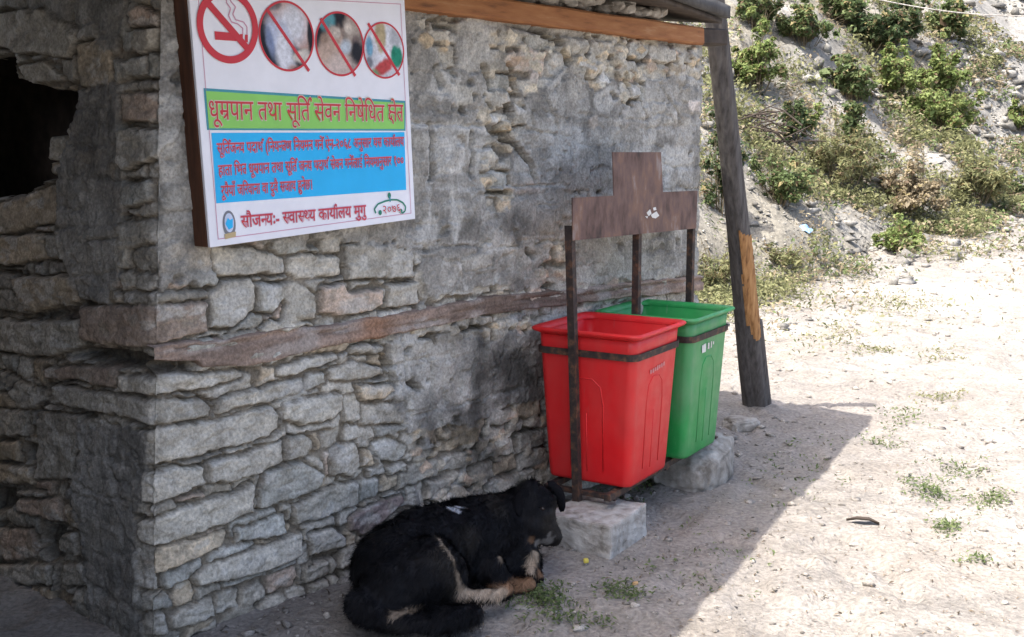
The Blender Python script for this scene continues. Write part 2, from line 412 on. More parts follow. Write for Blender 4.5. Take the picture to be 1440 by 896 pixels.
holes = [(0.11, [(-170,92),(-90,74),(18,78),(26,112),(60,122),(108,124),(106,160),(98,178),(72,196),(66,232),(72,252),(20,275),(-60,292),(-170,270)]),
         (0.09, [(112,486),(190,490),(205,500),(275,508),(282,512),(276,522),(200,526),(130,514),(108,506),(88,504)]),
         (0.06, [(28,618),(47,622),(46,676),(38,655),(30,650)]),
         (0.07, [(-20,683),(20,686),(20,700),(14,720),(-20,724)]),
         (0.07, [(52,732),(86,742),(82,770),(88,796),(60,795),(50,770)]),
         (0.05, [(40,440),(110,428),(108,448),(30,450)]),
         (0.05, [(60,535),(75,540),(75,560),(60,560)]),
         (0.04, [(682,175),(705,172),(706,186),(684,188)]),
         (0.03, [(697,205),(712,200),(715,225),(700,232)]),
         (0.03, [(618,22),(626,24),(622,40),(612,36)]), (0.025, [(640,40),(648,42),(645,50),(626,50)]),
         (0.03, [(724,33),(790,45),(860,56),(858,61),(790,54),(724,42)]),
         (0.03, [(430,335),(458,336),(456,352),(432,352)])]
plaster_zones = [  # (height, polygon)
 (0.004, [(218,-60),(256,-60),(270,130),(290,345),(300,392),(225,405),(214,330),(222,235),(212,128),(222,40)]),
 (0.000, [(270,-60),(1040,-60),(1040,385),(700,408),(598,430),(592,360),(500,345),(300,345)]),
 (0.000, [(560,470),(700,448),(1040,412),(1040,720),(700,800),(600,790),(582,690),(575,600),(545,560),(560,520)]),
 (0.002, [(112,590),(205,612),(200,700),(190,735),(196,900),(125,900),(112,740),(90,690),(112,660)]),
 (0.000, [(112,120),(168,118),(170,390),(150,430),(112,425),(95,380),(78,320),(78,240),(100,180)]),
 (-0.002, [(-20,-60),(180,-60),(185,0),(160,60),(110,60),(60,10),(-20,20)]),
]
rubble_zones = [[(690,40),(990,72),(990,110),(900,100),(840,125),(800,90),(740,130),(720,100),(690,75)],
                [(680,90),(720,85),(735,180),(715,220),(715,290),(690,290),(675,230),(680,150)],
                [(820,30),(930,50),(880,110),(830,120)], [(580,20),(640,30),(640,110),(600,60)],
                [(860,110),(905,95),(905,135),(875,140)], [(780,345),(800,342),(796,400),(770,402),(740,390)],
                [(575,440),(700,450),(760,440),(740,470),(660,470),(600,490)],
                [(570,610),(660,600),(770,560),(775,720),(650,760),(600,740)]]
pale = [(622,117,24,26),(622,208,24,30),(600,325,20,24),(668,212,20,18),(735,228,14,14),(850,140,26,18),(905,300,60,40),(640,310,12,40),
        (960,108,10,9),(700,345,30,14),(780,100,26,30),(330,420,30,30),(245,145,30,18),(240,195,22,18),(380,415,12,20),(480,640,18,20),(540,630,26,14),
        (800,200,40,30),(930,230,50,30),(420,550,30,20),(565,530,18,40)]
damp = [(715,570,85,75),(710,540,60,50),(650,600,80,45),(680,510,70,40),(745,650,60,70),(690,660,60,40),(760,380,40,24),(710,318,60,26),(640,470,50,30),(600,590,50,60)]
# grid: columns along the perimeter, rows up
tcols = np.concatenate([np.arange(-2.6, -1.6, 0.03), np.arange(-1.6, S_END - SC0 - 0.02, 0.0062)])
t_end = S_END - SC0
tcols = np.concatenate([tcols, np.linspace(S_END - SC0 - 0.02, t_end + 0.9, 110)[1:]])
zrows = np.concatenate([np.linspace(-0.08, 2.16, 352)])
T, ZZ = np.meshgrid(tcols, zrows, indexing='ij')
rng = np.random.RandomState(7)
wx = T + 0.016 * (fbm(T * 12, ZZ * 12, 3, 31) - 0.5) + 0.016 * (fbm(T * 34, ZZ * 34, 3, 32) - 0.5)
wz = ZZ + 0.016 * (fbm(T * 12 + 9, ZZ * 12, 3, 33) - 0.5) + 0.016 * (fbm(T * 34, ZZ * 34 + 7, 3, 34) - 0.5)
nlo = fbm(T * 5, ZZ * 5, 4, 35); nmid = fbm(T * 16, ZZ * 16, 4, 36); nhi = fbm(T * 55, ZZ * 55, 3, 37)
Hh = -0.024 + 0.024 * (nmid - 0.5) - 0.02 * smooth(0.52, 0.62, fbm(T * 7 + 4, ZZ * 7, 4, 53))                                  # mortar joints
mort = np.array((0.235, 0.205, 0.165)) * (0.75 + 0.5 * nmid)[..., None]
Cc = mort.copy()
def window(pts, pad):
    a = np.array(pts); lo = a.min(0) - pad; hi = a.max(0) + pad
    i0, i1 = np.searchsorted(tcols, [lo[0], hi[0]]); j0, j1 = np.searchsorted(zrows, [lo[1], hi[1]])
    return slice(max(i0, 0), max(i1, 0)), slice(max(j0, 0), max(j1, 0))
covered = np.full(T.shape, -1.0)
def put_stone(pts, proud, tint, edge=0.012, lump=0.02, layer=None):
    w = window(pts, 0.03)
    if T[w].size == 0: return
    d = poly_sdf(wx[w], wz[w], pts)
    if layer is not None: d = np.minimum(d, -covered[w] - 0.006)
    a = np.array(pts); c = a.mean(0); sz = np.maximum(a.max(0) - a.min(0), 0.02)
    tilt = (rng.uniform(-1, 1) * (T[w] - c[0]) / sz[0] + rng.uniform(-1, 1) * (ZZ[w] - c[1]) / sz[1]) * 0.012
    o_ = rng.uniform(0, 50); rdg = np.abs(fbm(T[w] * 9 + o_, ZZ[w] * 22, 3, 38) - 0.5) * 2          # ledges along the bedding of the stone
    stp = np.floor(fbm(T[w] * 6 + o_, ZZ[w] * 16 + o_, 3, 48) * 6) / 6
    face = proud + tilt + lump * (0.5 * (fbm(T[w] * 14 + o_, ZZ[w] * 14, 4, 38) - 0.5) - 0.35 * (1 - rdg) ** 4 + 0.9 * (stp - 0.5)) + 0.006 * (nhi[w] - 0.5)
    prof = np.sqrt(np.clip(1 - (1 - np.clip(d / edge, 0, 1)) ** 2, 0, 1))
    hs = Hh[w] * (1 - prof) + face * prof
    m = d > 0
    Hh[w] = np.where(m, np.maximum(hs, Hh[w]), Hh[w])
    k = smooth(0.000, 0.006, d)[..., None]
    tc = tint * (0.70 + 0.6 * nmid[w])[..., None] * (0.86 + 0.28 * nhi[w])[..., None]
    lich = smooth(0.56, 0.68, fbm(T[w] * 20 + o_, ZZ[w] * 20, 4, 49))[..., None] * 0.45; tc = tc * (1 - lich) + np.array((0.30, 0.275, 0.225)) * lich
    pal = smooth(0.58, 0.66, fbm(T[w] * 13 + o_ * 2, ZZ[w] * 26, 4, 50))[..., None] * 0.5; tc = tc * (1 - pal) + np.array((0.58, 0.565, 0.53)) * pal
    Cc[w] = Cc[w] * (1 - k) + tc * k
    if layer is None: covered[w] = np.maximum(covered[w], d)
def rtint(b=1.0):
    base = np.array((0.53, 0.495, 0.43)) * rng.uniform(0.80, 1.12) * b
    u = rng.uniform()
    if u < 0.12: base = base * np.array((1.12, 1.0, 0.86))
    elif u < 0.24: base = base * np.array((0.93, 0.98, 1.03))
    elif u < 0.30: base = base * np.array((1.15, 0.98, 0.92))
    return base
for st in stones:
    pts = [perim(*p) for p in st]
    # quoins that turn the corner: polygons are already in perimeter coordinates
    b = 1.0 if np.mean([p[0] for p in pts]) > 0 else 0.72  # side wall stones tinted darker: shade put into the colour
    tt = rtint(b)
    if st[0] == (493, 728): tt = np.array((0.28, 0.225, 0.21))
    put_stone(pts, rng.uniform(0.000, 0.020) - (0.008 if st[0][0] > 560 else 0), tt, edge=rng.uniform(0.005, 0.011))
# filler stones in rough courses, only where nothing has been traced
z = -0.08
while z < 2.2:
    hgt = rng.uniform(0.05, 0.11); t = -2.6 + rng.uniform(0, 0.2)
    while t < t_end + 0.9:
        wd = hgt * rng.uniform(1.0, 2.8)
        j = lambda s=0.012: rng.uniform(-s, s)
        pts = [(t + 0.006 + j(), z + 0.005 + j()), (t + wd * 0.5, z + 0.004 + j()), (t + wd - 0.006 + j(), z + 0.005 + j()),
               (t + wd - 0.006 + j(), z + hgt * 0.5 + j()), (t + wd - 0.012 + j(), z + hgt - 0.005 + j()), (t + wd * 0.45, z + hgt - 0.004 + j()), (t + 0.010 + j(), z + hgt - 0.006 + j()), (t + 0.004, z + hgt * .5 + j())]
        put_stone(pts, rng.uniform(-0.012, 0.010), rtint(0.9 if t > 0 else 0.62), edge=rng.uniform(0.005, 0.009), layer=1)  # side wall filler also darker, shade painted into its tint
        t += wd
    z += hgt
# plaster skins over the stones, with ragged edges
stone_h = Hh.copy(); stone_c = Cc.copy()
pmask = np.zeros(T.shape)
rub = np.full(T.shape, -1.0)
for rz in rubble_zones:
    rub = np.maximum(rub, poly_sdf(T, ZZ, [perim(*p) for p in rz]))
rag = 0.10 * (fbm(T * 7, ZZ * 7, 5, 43) - 0.5) + 0.03 * (nhi - 0.5)
# rough squared blocks under the skin: their joints are smeared over but still read, each block its own grey
blk_t = np.ones(T.shape); blk_g = np.zeros(T.shape)
zc_ = 0.0; row = 0
while zc_ < 2.2:
    hb_ = rng.uniform(0.10, 0.19); tc_ = -2.6 + rng.uniform(0, .2)
    while tc_ < t_end + 0.9:
        wb_ = rng.uniform(0.11, 0.30); w = window([(tc_, zc_), (tc_ + wb_, zc_ + hb_)], 0.02)
        if T[w].size:
            dd = np.minimum(np.minimum(wx[w] - tc_, tc_ + wb_ - wx[w]), np.minimum(wz[w] - zc_, zc_ + hb_ - wz[w]))
            m_ = dd > 0; blk_t[w] = np.where(m_, rng.uniform(0.78, 1.2), blk_t[w])
            str_ = rng.choice((0.0, 0.25, 0.7, 1.0)); blk_g[w] = np.where(m_, np.maximum(blk_g[w], smooth(0.008, 0.001, dd) * str_), blk_g[w])
        tc_ += wb_
    zc_ += hb_
blk_g *= smooth(0.40, 0.56, fbm(T * 9, ZZ * 9, 3, 57))
crk = 1 - np.abs(fbm(T * 6 + 60, ZZ * 5, 4, 58) - 0.5) * 2
crk = smooth(0.975, 0.992, crk) * smooth(0.42, 0.6, fbm(T * 3, ZZ * 3, 2, 59))
for hgt, pz in plaster_zones:
    d = poly_sdf(T, ZZ, [perim(*p) for p in pz])
    d = np.minimum(d, np.where(rub > -0.5, -rub, d))
    d = np.minimum(d + rag, d + 0.03 + rag)
    # the skin is thinner in places so that proud stones and old joints show through
    thin = smooth(0.38, 0.56, fbm(T * 4 + 7, ZZ * 4, 4, 44)) * (0.62 if pz[0][0] > 200 else 0.5)
    ph = hgt + 0.005 + 0.012 * (nlo - 0.5) + 0.007 * (nmid - 0.5) + 0.005 * (nhi - 0.5) - 0.011 * smooth(0.55, 0.575, fbm(T * 10 + 40, ZZ * 10, 4, 56)) - 0.016 * blk_g - 0.014 * crk
    under = stone_h * 0.75 + 0.004
    ph = ph * (1 - thin * 0.78) + np.maximum(under, ph - 0.018) * thin * 0.78
    k = smooth(0.0, 0.008, d)
    Hh = Hh * (1 - k) + np.maximum(ph, Hh * 0.25) * k
    pc = np.array((0.335, 0.322, 0.298)) * (0.62 + 0.76 * nlo)[..., None] * (0.70 + 0.6 * nmid)[..., None] * (0.85 + 0.3 * nhi)[..., None]
    lime = smooth(0.56, 0.64, fbm(T * 11 + 17, ZZ * 8, 5, 54))[..., None] * 0.5; pc = pc * (1 - lime) + np.array((0.50, 0.485, 0.455)) * lime
    soot = smooth(0.57, 0.66, fbm(T * 8 + 31, ZZ * 10, 5, 55))[..., None] * 0.4; pc = pc * (1 - soot) + np.array((0.20, 0.192, 0.18)) * soot
    pc = pc * blk_t[..., None]
    warm = smooth(0.55, 0.75, fbm(T * 9 + 3, ZZ * 9, 3, 45))[..., None] * 0.5
    pc = pc * (1 - warm) + np.array((0.40, 0.37, 0.325)) * warm
    if pz[0][0] < 200 or pz[0] == (112, 590): pc = pc * 0.72  # side wall plaster dimmed in colour to stand for shade
    k2 = (k * (1 - 0.62 * np.clip(thin, 0, 1) * smooth(-0.004, 0.004, stone_h + 0.002)))[..., None]
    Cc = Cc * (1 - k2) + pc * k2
    pmask = np.maximum(pmask, k)
# small rubble showing in the bald patches
for rz in rubble_zones:
    pp = np.array([perim(*p) for p in rz]); lo, hi = pp.min(0), pp.max(0)
    for _ in range(int((hi - lo).prod() * 260)):
        c = lo + rng.rand(2) * (hi - lo)
        if poly_sdf(np.array([c[0]]), np.array([c[1]]), [tuple(q) for q in pp])[0] < 0: continue
        r = rng.uniform(0.018, 0.042); k = rng.randint(4, 7); a0 = rng.uniform(0, 6)
        pts = [(c[0] + r * 1.3 * math.cos(a0 + i * 2 * math.pi / k) * rng.uniform(0.7, 1.2), c[1] + r * 0.8 * math.sin(a0 + i * 2 * math.pi / k) * rng.uniform(0.7, 1.2)) for i in range(k)]
        put_stone(pts, rng.uniform(-0.004, 0.014), rtint(1.12) * np.array((1.05, 1.0, 0.92)), edge=0.008, lump=0.012)
# chipped fragments and pits all over the plaster
for _ in range(900):
    c = (rng.uniform(0.02, t_end - 0.02), rng.uniform(0.1, 2.1))
    i = np.searchsorted(tcols, c[0]); jz = np.searchsorted(zrows, c[1])
    if i >= len(tcols) or jz >= len(zrows) or pmask[i, jz] < 0.5: continue
    k = rng.randint(4, 7); a0 = rng.uniform(0, 6); r = 0.006 + 0.022 * rng.uniform() ** 2.2
    pts = [(c[0] + r * 1.2 * math.cos(a0 + q * 2 * math.pi / k) * rng.uniform(0.6, 1.3), c[1] + r * math.sin(a0 + q * 2 * math.pi / k) * rng.uniform(0.6, 1.3)) for q in range(k)]
    w = window(pts, 0.02); d = poly_sdf(wx[w], wz[w], pts); m = smooth(-0.001, 0.003, d)
    u = rng.uniform()
    if u < 0.45:
        Hh[w] -= m * rng.uniform(0.012, 0.030); Cc[w] = Cc[w] * (1 - m[..., None] * 0.4) + np.array((0.15, 0.135, 0.115)) * m[..., None] * 0.4
    else:
        Hh[w] += m * rng.uniform(0.001, 0.006); tt = rng.uniform(0.40, 0.62) * np.array((1.0, 0.97, 0.92)); Cc[w] = Cc[w] * (1 - m[..., None] * 0.75) + tt * m[..., None] * 0.75
# scored lines and cracks in the plaster
lines = [[(605,172),(606,258)],[(663,180),(664,252)],[(584,172),(690,180)],[(706,180),(760,184),(800,192)],[(637,270),(640,340)],[(580,345),(690,348),(800,338)],
         [(690,262),(800,262)],[(707,200),(745,228),(752,250)],[(712,140),(722,195)],[(620,88),(640,125)],[(780,300),(782,345)],[(566,470),(572,530),(580,548)],
         [(600,500),(606,520)],[(690,470),(700,520)],[(580,585),(680,560),(740,545)],[(250,130),(262,140)],[(215,90),(208,125)],[(222,235),(236,290)],[(220,20),(218,70)],
         [(150,700),(190,780),(200,820)],[(110,680),(150,700),(200,705)],[(180,635),(195,660),(215,690)],[(150,160),(160,240)],[(95,240),(96,310)],[(110,340),(170,335)],
         [(840,200),(845,260)],[(900,140),(920,190)],[(640,430),(645,470)],[(930,120),(960,170)],[(800,100),(770,140),(790,190)]]
for ln in lines:
    pp = [perim(*p) for p in ln]; w = window(pp, 0.03); dm = np.full(T[w].shape, 1e9)
    for (x1, y1), (x2, y2) in zip(pp, pp[1:]):
        dx, dy = x2 - x1, y2 - y1; L = dx * dx + dy * dy
        tq = np.clip(((wx[w] - x1) * dx + (wz[w] - y1) * dy) / L, 0, 1)
        dm = np.minimum(dm, np.hypot(wx[w] - x1 - tq * dx, wz[w] - y1 - tq * dy))
    k = smooth(0.007, 0.002, dm) * (0.35 + 0.65 * (nmid[w] > 0.45)); Hh[w] -= 0.014 * k
strong = [[(706,196),(725,204),(742,220),(750,236),(752,252)],[(700,208),(702,232)],[(680,92),(688,120),(690,150)],[(690,186),(712,188)],[(716,190),(718,204)],[(690,268),(716,272)],[(664,188),(664,246)],[(606,178),(606,250)],
          [(612,95),(622,120)],[(612,34),(640,40)],[(748,40),(790,60)],[(716,92),(726,130),(720,160)],[(790,70),(800,88)],[(880,108),(890,132)],[(700,140),(716,150)],[(580,540),(588,548)],[(538,494),(548,520),(556,546)],[(740,352),(752,360)],[(776,404),(764,404)]]
for ln in strong:
    pp = [perim(*p) for p in ln]; w = window(pp, 0.03); dm = np.full(T[w].shape, 1e9)
    for (x1, y1), (x2, y2) in zip(pp, pp[1:]):
        dx, dy = x2 - x1, y2 - y1; L = dx * dx + dy * dy
        tq = np.clip(((wx[w] - x1) * dx + (wz[w] - y1) * dy) / L, 0, 1)
        dm = np.minimum(dm, np.hypot(wx[w] - x1 - tq * dx, wz[w] - y1 - tq * dy))
    k = smooth(0.016, 0.006, dm + 0.012 * (nhi[w] - 0.5)); Hh[w] = np.minimum(Hh[w], Hh[w] * (1 - k) - 0.065 * k); kk = (smooth(.010, .005, dm) * .8)[..., None]; Cc[w] = Cc[w] * (1 - kk) + np.array((.13, .115, .095)) * kk
smear = [([(572,176),(640,178),(700,186)], .020, .60), ([(602,178),(604,330)], .012, .5), ([(637,262),(641,345)], .014, .62), ([(575,345),(690,342),(800,330)], .010, .42), ([(615,262),(660,266)], .012, .55), ([(580,590),(660,568),(740,548)], .012, .42), ([(690,262),(790,262)], .009, .45), ([(668,205),(700,206),(700,240),(668,238)], .012, .5), ([(612,200),(650,200),(650,240),(615,240)], .022, .66), ([(620,105),(620,135)], .030, .58)]
for ln, wd_, val in smear:
    pp = [perim(*p) for p in ln]; w = window(pp, 0.06); dm = np.full(T[w].shape, 1e9)
    for (x1, y1), (x2, y2) in zip(pp, pp[1:]):
        dx, dy = x2 - x1, y2 - y1; L = dx * dx + dy * dy
        tq = np.clip(((wx[w] - x1) * dx + (wz[w] - y1) * dy) / L, 0, 1)
        dm = np.minimum(dm, np.hypot(wx[w] - x1 - tq * dx, wz[w] - y1 - tq * dy))
    k = (smooth(wd_, wd_ * .4, dm + 0.02 * (nmid[w] - .5)) * smooth(.3, .55, nmid[w] + .15))[..., None] * .8
    Cc[w] = Cc[w] * (1 - k) + np.array((1, .985, .95)) * val * k
single = [([(813,84),(838,94),(836,101),(811,91)], .62, 0), ([(846,94),(858,118),(840,117)], .66, 0), ([(968,142),(985,142),(985,158),(968,157)], .60, 1), ([(886,122),(898,120),(900,134),(888,136)], .55, 0), ([(842,46),(868,50),(866,64),(842,60)], .50, 2),
          ([(950,78),(960,76),(962,94),(952,94)], .56, 2), ([(690,160),(702,170),(700,184),(688,180)], .66, 0), ([(694,216),(716,222),(722,240),(700,238)], .44, 2), ([(722,140),(732,150),(742,158),(730,164),(722,156)], .60, 0), ([(680,128),(712,126),(720,146),(690,152)], .46, 2),
          ([(745,98),(756,104),(754,120),(744,116)], .5, 1), ([(632,118),(662,122),(664,148),(640,150)], .50, 2), ([(826,165),(840,162),(842,178),(830,180)], .52, 1), ([(970,70),(994,68),(992,82),(972,82)], .56, 2), ([(880,88),(892,86),(894,102),(882,100)], .5, 2), ([(630,606),(672,600),(674,622),(634,630)], .42, 3), ([(594,616),(604,614),(606,634),(596,634)], .55, 0)]
for px_, val, hue in single:
    put_stone([perim(*p) for p in px_], rng.uniform(.004, .016), val * np.array(((1, .98, .94), (1.05, .93, .84), (1.02, .97, .86), (1.0, .84, .60))[hue]), edge=.007, lump=.010)
for hd, hp in holes:
    pts = [perim(*p) for p in hp]; d = poly_sdf(wx[w_] if False else wx, wz, pts)
    if hd == 0.11: hole_m = d > 0.012
    k = smooth(-0.004, 0.02, d); Hh = Hh * (1 - k) + (-hd + 0.03 * (nmid - 0.5)) * k
    kk = k[..., None]; Cc = Cc * (1 - 0.75 * kk) + np.array((0.11, 0.10, 0.085)) * 0.75 * kk  # hollows painted darker as well as sunk: shade in the colour
for (px, py, rx, ry) in pale:
    c = perim(px, py); ex = abs(perim(px + rx, py)[0] - c[0]) + 1e-3; ez = abs(perim(px, py + ry)[1] - c[1]) + 1e-3
    q = np.hypot((T - c[0]) / ex, (ZZ - c[1]) / ez) + 1.1 * (fbm(T * 14, ZZ * 14, 4, 46) - 0.5)
    k = smooth(1.0, 0.55, q)[..., None] * 0.62; Cc = Cc * (1 - k) + np.array((0.60, 0.59, 0.565)) * k
for (px, py, rx, ry) in damp:
    c = perim(px, py); ex = abs(perim(px + rx, py)[0] - c[0]) + 1e-3; ez = abs(perim(px, py + ry)[1] - c[1]) + 1e-3
    q = np.hypot((T - c[0]) / ex, (ZZ - c[1]) / ez) + 2.2 * (fbm(T * 10, ZZ * 10, 5, 47) - 0.5)
    k = smooth(1.25, 0.1, q)[..., None]; Cc = Cc * (1 - k * 0.42)
Cc = np.clip(Cc * np.array((1.0, 0.985, 0.94)), 0.02, 0.75)
# lay the height field round the two corners
def wall_pos(T, ZZ, Hh):
    s0 = s_corner(ZZ); L = S_END - s0
    r = 0.03
    ang1 = smooth(-r, r, T)                     # 0 on the side wall, 1 on the front
    ang2 = smooth(-r, r, T - L)                 # 1 on the far end wall
    s = s0 + np.clip(T, 0, L); n = np.where(T < 0, T, 0.0) - np.clip(T - L, 0, None)
    a = (1 - ang1) * math.pi + ang1 * (math.pi / 2) - ang2 * (math.pi / 2)
    ds, dn = np.cos(a), np.sin(a)
    cut = 0.018 * np.exp(-(T / 0.03) ** 2) + 0.018 * np.exp(-((T - L) / 0.03) ** 2)
    s = s + ds * (Hh - cut); n = n + dn * (Hh - cut)
    out = np.empty(T.shape + (3,))
    n = n + WN
    for k in range(3): out[..., k] = W0[k] + D[k] * s + N[k] * n
    out[..., 2] = ZZ
    return out
Vw = wall_pos(T, ZZ, Hh) - np.array(HL)
Fw = grid_faces(*T.shape); deep = hole_m.reshape(-1)[Fw].any(1)      # the broken hole in the side wall opens into the dark room
link('wall', mesh_np('wall', Vw.reshape(-1, 3), Fw[~deep], M_wall, True, Cc.reshape(-1, 3)), hut)
# timber band let into the front
top = [(200,489),(232,482),(300,476),(400,457),(466,455),(513,446),(562,439),(646,423),(698,414),(796,405),(900,394),(990,386)]
bot = [(200,506),(240,508),(281,510),(283,520),(350,517),(400,506),(473,487),(537,477),(579,468),(673,446),(717,439),(796,430),(900,418),(990,409)]
def interp(pts, s):
    q = sorted(front_sz(*p) for p in pts); return np.interp(s, [a for a, b in q], [b for a, b in q])
sA = float(s_corner(1.0)) - 0.012; ss = np.linspace(sA, S_END + 0.01, 240); cross = np.linspace(0, 1, 14)
zt, zb = interp(top, ss), interp(bot, ss)
S2, K2 = np.meshgrid(ss, cross, indexing='ij')
zc = zb[:, None] + (zt - zb)[:, None] * K2
zc = zc + 0.016 * (fbm(S2 * 16, zc * 16, 4, 81) - 0.5)
prof = np.where((K2 < 0.04) | (K2 > 0.96), -0.05, 0.0)
hb = prof + 0.012 + 0.012 * (fbm(S2 * 6, zc * 30, 4, 82) - 0.5) + 0.009 * (fbm(S2 * 7, zc * 130, 3, 83) - 0.5) - 0.012 * smooth(0.62, 0.68, fbm(S2 * 2.5, zc * 60, 3, 87))
Vb = np.empty(S2.shape + (3,))
for k in range(3): Vb[..., k] = W0[k] + D[k] * S2 + N[k] * (hb + WN) - HL[k]
Vb[..., 2] = zc
w1 = fbm(S2 * 3.5, zc * 14, 4, 84)[..., None]; w2 = smooth(0.5, 0.66, fbm(S2 * 8, zc * 20, 4, 85))[..., None]
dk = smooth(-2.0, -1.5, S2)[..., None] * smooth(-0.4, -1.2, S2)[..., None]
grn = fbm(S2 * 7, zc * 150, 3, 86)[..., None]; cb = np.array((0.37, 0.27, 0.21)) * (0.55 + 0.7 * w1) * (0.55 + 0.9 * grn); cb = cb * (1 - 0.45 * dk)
cb = cb * (1 - 0.6 * w2) + np.array((0.44, 0.39, 0.345)) * 0.6 * w2
org = np.exp(-((S2 + 2.17) / 0.09) ** 2)[..., None] * 0.7; cb = cb * (1 - org) + np.array((0.36, 0.19, 0.11)) * org
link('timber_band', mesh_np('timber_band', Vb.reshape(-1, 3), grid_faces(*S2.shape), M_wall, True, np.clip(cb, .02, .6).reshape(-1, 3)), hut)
def hutM(): return Matrix.Rotation(ROT, 3, 'Z')
def rough_bm(bm, amp, sc, seed=0):
    for v in bm.verts:
        p = v.co * sc + Vector((seed * 7.3, 0, 0))
        v.co += Vector(mnoise.noise_vector(p)) * amp
# eave beam
sb0, zb0 = front_sz(570, 12, WN + 0.05); sb1, zb1 = front_sz(990, 63, WN + 0.05); _, zb2 = front_sz(990, 38, WN + 0.05)
def long_bar(sa, za, sb, zb, n0, n1, h, name, m, seed, amp=0.006, seg=30):
    bm = bmesh.new(); rings = []
    for i in range(seg + 1):
        k = i / seg; s = sa + (sb - sa) * k; zz_ = za + (zb - za) * k
        c = [(n0, 0), (n1, 0), (n1, h), (n0, h)]
        b = 0.008
        prof_ = [(n0 + b, 0), (n1 - b, 0), (n1, b), (n1, h - b), (n1 - b, h), (n0 + b, h), (n0, h - b), (n0, b)]
        ring = []
        for (nn, hh) in prof_:
            p = P3(s, nn, zz_ + hh) - HL
            p += Vector(mnoise.noise_vector(Vector((s * 5, nn * 30, hh * 30 + seed)))) * amp
            ring.append(bm.verts.new(p))
        rings.append(ring)
    for a, b_ in zip(rings, rings[1:]):
        for q in range(8): bm.faces.new((a[q], b_[q], b_[(q + 1) % 8], a[(q + 1) % 8]))
    bm.faces.new(rings[0]); bm.faces.new(rings[-1][::-1])
    bmesh.ops.recalc_face_normals(bm, faces=bm.faces)
    return obj(name, bm, m, hut)
slope = (zb1 - zb0) / (sb1 - sb0)
bh = zb2 - zb1
S_L = -6.2
long_bar(-4.2, zb1 + slope * (-4.2 - sb1), sb1, zb1, WN - 0.06, WN + 0.05, bh, 'eave_beam', M_beam, 1)
long_bar(sb1 + 0.003, zb1 + 0.005, sb1 + 0.26, zb1 + 0.014, WN - 0.10, WN + 0.03, bh * 0.95, 'beam_end', M_darkwood, 2, 0.004, 6)
for n_ in (-0.9, -1.7): long_bar(-4.0, 2.30 - 0.1 * n_, 0.2, 2.36 - 0.1 * n_, n_ - 0.06, n_ + 0.06, 0.09, 'rafter', M_darkwood, 3)
# roof: rough slabs on boards; its front edge runs askew of the wall
P1, P2 = on_ground(935, 896), on_ground(1222, 588)
ZR1, ZR2 = 2.30, 2.215
e1 = P1 + SUNV * (-ZR1 / 2.17); e2 = P2 + SUNV * (-ZR2 / 2.17)
ed = (e2 - e1)
def roof_pt(k, back):
    p = e1 + ed * k - N * back; p.z += 0.10 * back; return p
def roof_layer(name, m, dz, th, k0, k1, bk0, bk1, seed, nk=70, nb=16):
    K, B = np.meshgrid(np.linspace(k0, k1, nk), np.linspace(bk0, bk1, nb), indexing='ij')
    vs = np.zeros((2, nk, nb, 3))
    for i in range(nk):
        for j in range(nb):
            p = roof_pt(K[i, j], B[i, j])
            for q, dd in ((0, dz), (1, dz + th)):
                vs[q, i, j] = np.array(p) + np.array((0, 0, dd + 0.006 * mnoise.noise(p * 3 + Vector((seed, 0, 0))))) - np.array(HL)
    edgej = 0.015 * (np.array([mnoise.noise(Vector((i * 0.35, seed, 0))) for i in range(nk)]))
    for q in range(2):
        for k in range(3): vs[q, :, 0, k] += edgej * N[k]
    F = grid_faces(nk, nb); nn = nk * nb
    fs = [F[:, ::-1], F + nn]
    per = [(i, 0) for i in range(nk)] + [(nk - 1, j) for j in range(1, nb)] + [(i, nb - 1) for i in range(nk - 2, -1, -1)] + [(0, j) for j in range(nb - 2, 0, -1)]
    ids = np.array([i * nb + j for i, j in per]); nx = np.roll(ids, -1)
    fs.append(np.stack([ids, nx, nx + nn, ids + nn], 1))
    return link(name, mesh_np(name, vs.reshape(-1, 3), np.concatenate(fs), m, False), hut)
roof_layer('roof', M_roof, 0.0, 0.060, -1.0, 1.0, 0.0, 3.2, 1)  # left part reaches past the hut, added to shade the side wall
roof_layer('roof_board', M_darkwood, -0.028, 0.022, -1.0, 0.985, 0.03, 3.15, 5)
# rubble packed between the beam and the roof boards
bm = bmesh.new(); rr = random.Random(5)
for k in range(150):
    s = rr.uniform(-2.6, -0.3); nn = WN + rr.uniform(-0.10, 0.015); r = rr.uniform(0.018, 0.05)
    zz_ = zb1 + slope * (s - sb1) + bh + 0.01 + r * 0.5 + rr.uniform(0, 0.03)
    q = bmesh.ops.create_icosphere(bm, subdivisions=2, radius=1)
    R = Matrix.Rotation(rr.uniform(0, 6), 3, 'Z'); sd = Vector((rr.uniform(0, 90), 0, 0))
    for v in q['verts']:
        v.co = R @ Vector((v.co.x * r * 1.4, v.co.y * r, v.co.z * r * 0.7)) * (1 + 0.35 * mnoise.noise(v.co * 1.6 + sd)) + (P3(s, nn, zz_) - HL)
ob = obj('wall_top_rubble', bm, M_conc, hut); ob['kind'] = 'stuff'
